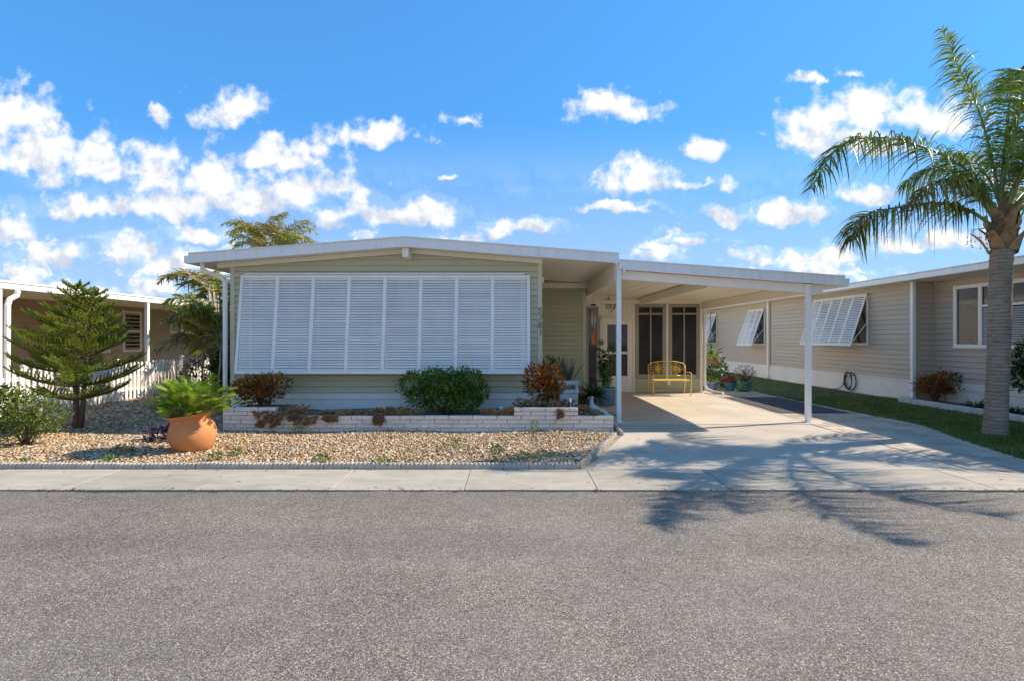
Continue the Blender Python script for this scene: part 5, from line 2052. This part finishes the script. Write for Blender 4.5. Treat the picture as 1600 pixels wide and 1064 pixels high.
# ------------------------------------------------------------------ yellow bench
def bench():
    root = thing('garden_bench', 'yellow metal garden bench with flower pattern back under the window', 'bench', (4.27, 13.9, .014))
    m = M['yellow']
    x0, x1, yf, yb = 3.77, 4.78, 13.66, 14.12
    fz = .014
    # seat frame and slats
    s = MB()
    s.tube([(x0 + .03, yf, .425), (x1 - .03, yf, .425)], .018, 8)
    s.tube([(x0 + .03, yb, .425), (x1 - .03, yb, .425)], .014, 8)
    for k in range(9):
        y = yf + .03 + k * .05
        s.cbox(x0 + .03, x1 - .03, y, y + .036, .428, .436, .002)
    s.build('seat', m, root)
    for x in (x0, x1):
        l = MB()
        l.tube([(x + (.02 if x == x0 else -.02), yf - .03, fz), (x, yf + .02, .16), (x, yf - .01, .42), (x, yf - .02, .60), (x, yf + .05, .635), (x, yb - .05, .62), (x, yb + .02, .60)], .014, 7)
        l.build('front_leg', m, root, smooth=True)
        l = MB()
        l.tube([(x, yb + .10, fz), (x, yb + .02, .30), (x, yb, .45), (x, yb + .05, .82)], .014, 7)
        l.build('rear_leg', m, root, smooth=True)
    b = MB()
    xm = (x0 + x1) / 2
    yb2 = yb + .05

    def arch(xa, xb):
        pts = [(xa, yb, .44), (xa, yb2, .80)]
        for k in range(1, 8):
            t = k / 8
            pts.append((xa + (xb - xa) * t, yb2, .80 + .11 * math.sin(math.pi * t) ** .7))
        return pts + [(xb, yb2, .80), (xb, yb, .44)]
    pts = [(x0, yb, .44), (x0, yb2, .80)]
    for k in range(1, 16):
        t = k / 16
        pts.append((x0 + (x1 - x0) * t, yb2, .80 + .12 * math.sin(math.pi * t) ** .45))
    pts += [(x1, yb2, .80), (x1, yb, .44)]
    b.tube(pts, .014, 7)
    b.tube([(x0, yb + .01, .52), (x1, yb + .01, .52)], .010, 6)
    b.build('backrest', m, root, smooth=True)
    for cx in (x0 + .26, x1 - .26):
        f = MB()
        cz_ = .715
        yy = yb + .035
        ring = [(cx + .028 * math.cos(t), yy, cz_ + .028 * math.sin(t)) for t in np.linspace(0, 2 * math.pi, 13)]
        f.tube(ring, .008, 5, cap=False)
        for k in range(10):
            a = 2 * math.pi * k / 10
            R1 = .165 if abs(math.sin(a)) > .5 else .215
            loop = []
            for t in np.linspace(0, 1, 9):
                rr = .03 + (R1 - .03) * math.sin(math.pi * t)
                da = .20 * math.sin(2 * math.pi * t)
                loop.append((cx + rr * math.cos(a + da), yy, cz_ + rr * math.sin(a + da)))
            f.tube(loop, .0055, 4, cap=False)
        f.tube([(cx, yy, cz_ - .19), (cx, yy, cz_ + .19)], .005, 4)
        f.build('flower_motif', m, root, smooth=True)


bench()

# ------------------------------------------------------------------ mat on the pavers
q = MB()
q.cbox(5.50, 6.93, 10.5, 13.3, .014, .024, .004)
tag(q.build('floor_mat', M['mat']), 'dark grey rubber mat lying on the paver strip', 'mat')

# ------------------------------------------------------------------ wind chime
wc = thing('wind_chime', 'metal wind chime with orange tag hanging by the dark entry window', 'wind chime', (2.16, 13.6, 2.7))
q = MB()
q.tube([(2.16, 13.6, 2.76), (2.16, 13.6, 2.42)], .003, 4)
q.build('cord', M['black'], wc)
q = MB()
q.lathe([(.07, 2.40), (.075, 2.41), (.07, 2.43), (.02, 2.44)], 16, c=(2.16, 13.6, 0))
q.build('top_disc', M['black'], wc)
for k in range(6):
    a = 2 * math.pi * k / 6
    q = MB()
    q.tube([(2.16 + .055 * math.cos(a), 13.6 + .055 * math.sin(a), 2.40), (2.16 + .055 * math.cos(a), 13.6 + .055 * math.sin(a), 2.33)], .002, 3)
    q.tube([(2.16 + .055 * math.cos(a), 13.6 + .055 * math.sin(a), 2.33), (2.16 + .055 * math.cos(a), 13.6 + .055 * math.sin(a), 1.95 - .035 * k)], .011, 8)
    q.build('chime_tube', M['metal'], wc, smooth=True)
q = MB()
q.tube([(2.16, 13.6, 2.4), (2.16, 13.6, 1.72)], .002, 4)
q.cbox(2.105, 2.215, 13.594, 13.606, 1.37, 1.73, .01)
q.build('wind_catcher', M['rust'], wc)

# iron scroll on the porch wall, small round plaque beside the door
so = thing('wall_ornament', 'black wrought iron scroll ornament high on the cream porch wall', 'ornament', (2.83, 14.55, 2.35))
q = MB()
cx, cz_ = 2.76, 2.53


def curve2(pts, r):
    p = resample(np.array([(cx + a, PY - .03, cz_ + b) for a, b in pts]), 40)
    q.tube([tuple(v) for v in p], r, 5)


curve2([(.07, -.13), (.0, -.04), (-.06, .05), (-.03, .13), (.03, .12), (.03, .05), (-.03, -.01), (-.08, -.09), (-.04, -.16), (.03, -.14), (.09, -.03)], .009)
curve2([(-.02, .13), (.0, .20), (.03, .21)], .006)
curve2([(.05, -.27), (.11, -.17), (.16, -.04), (.22, .02)], .009)
curve2([(.10, -.18), (.16, -.14), (.20, -.02)], .006)
q.build('scroll', M['black'], so, smooth=True)
so = thing('wall_plaque', 'small round brown plaque left of the white door', 'plaque', (2.53, 14.5, 1.42))
q = MB()
q.lathe([(.075, 0), (.08, .012), (.06, .02), (.055, .012), (.03, .02), (.005, .024)], 20, M=T(2.53, PY - .062, 1.42) @ Matrix.Rotation(math.pi / 2, 4, 'X'))
q.build('plaque_disc', M['wood'], so, smooth=True)

# ------------------------------------------------------------------ stone bird in the bed
def stone_bird():
    root = thing('stone_bird', 'white cast stone bird with raised neck in the porch bed', 'statue', (1.48, 9.15, .06))
    me = bpy.data.meshes.new('bird_body')
    # tail, rump, body, breast, neck base, neck, head, bill
    vs = [(1.66, 9.05, .13), (1.60, 9.08, .18), (1.52, 9.12, .22), (1.46, 9.15, .25), (1.43, 9.17, .34), (1.425, 9.18, .44), (1.43, 9.18, .50), (1.47, 9.16, .485)]
    rr = [.022, .06, .095, .09, .048, .034, .042, .012]
    me.from_pydata(vs, [(i, i + 1) for i in range(7)], [])
    o = bpy.data.objects.new('bird_body', me)
    put(o, root)
    me.materials.append(M['stone'])
    sk = o.modifiers.new('skin', 'SKIN')
    for i, v in enumerate(me.skin_vertices[0].data):
        v.radius = (rr[i], rr[i])
        v.use_root = (i == 3)
    sb = o.modifiers.new('subdivision', 'SUBSURF')
    sb.levels = sb.render_levels = 2
    q = MB()
    q.cbox(1.36, 1.62, 9.02, 9.24, .045, .155, .02)
    q.build('plinth', M['stone'], root)


stone_bird()
q = MB()
Rr = T(1.70, 9.05, .10) @ Matrix.Rotation(math.radians(-52), 4, 'Z') @ Matrix.Rotation(math.radians(13), 4, 'Y')
q.cbox(-.22, .18, -.05, .05, 0.0, .012, .003, M=Rr)
q.cbox(-.22, .18, -.055, -.04, .0125, .05, .003, M=Rr)
q.cbox(-.22, .18, .04, .055, .0125, .05, .003, M=Rr)
tag(q.build('splash_block', M['whiteedge']), 'white drain trough slanting down beside the left carport post', 'splash block')


# ------------------------------------------------------------------ solar stake lights
for x, y, z, lab in ((-.18, 8.62, .22, 'small white stake light in the planter right of the green shrub'), (.98, 8.56, .37, 'small white stake light on the raised right tier'),
                     (1.74, 8.95, .02, 'small white stake light at the foot of the carport post')):
    s = thing('stake_light', lab, 'light', (x, y, z), 'stake lights')
    q = MB()
    q.tube([(x, y, z), (x, y, z + .15)], .006, 6)
    q.build('stake', M['white'], s)
    q = MB()
    q.lathe([(.012, .10), (.026, .14), (.030, .165), (.034, .168), (.030, .178), (.005, .182)], 14, c=(x, y, z))
    q.build('lamp_head', M['white'], s, smooth=True)

# ------------------------------------------------------------------ plant stand at the corner
ps = thing('plant_stand', 'thin dark metal plant stand with hooks at the right porch corner', 'plant stand', (5.72, 15.0, 0))
for x in (5.60, 5.82):
    q = MB()
    q.tube([(x, 15.0, 0), (x, 15.0, 2.2), (x + .02, 14.98, 2.3), (x + .07, 14.95, 2.28)], .008, 6)
    q.build('upright', M['black'], ps)
for z in (.80, 1.35, 2.1):
    q = MB()
    q.tube([(5.60, 15.0, z), (5.82, 15.0, z)], .006, 5)
    q.build('crossbar', M['black'], ps)
q = MB()
q.cbox(5.62, 6.02, 14.88, 15.02, .805, .94, .008)
tag(q.build('wooden_box', M['wood']), 'small brown wooden planter box on the metal plant stand', 'planter box')
clump('strap_plant', 'yellow green leafy plant growing in the wooden planter box', 'plant', (5.9, 14.95, .92), 26, .36, .05, M['yellowleaf'], el=(.5, 1.4), droop=.35, spread=.08)

# ------------------------------------------------------------------ coiled hose at the neighbour's skirting
pts = []
for i in range(150):
    t = i / 149 * 2 * math.pi * 4
    ym = 14.9 + .06 * math.sin(t * .31)
    pts.append((9.80 - .03 * math.sin(t * .7), ym + (.19 + .03 * math.sin(t * .45)) * math.cos(t), .31 + (.24 + .03 * math.cos(t * .37)) * math.sin(t)))
pts += [(9.76, 15.15, .12), (9.7, 15.3, .03), (9.66, 15.5, .02)]
hs = thing('garden_hose', 'coiled black garden hose hanging on the white skirting', 'hose', (9.85, 14.9, .1))
q = MB()
q.tube(pts, .013, 6)
q.build('coil', M['hose'], hs, smooth=True)
q = MB()
q.cbox(9.80, 9.868, 14.86, 14.94, .47, .52, .006)
q.build('hook', M['metal'], hs)
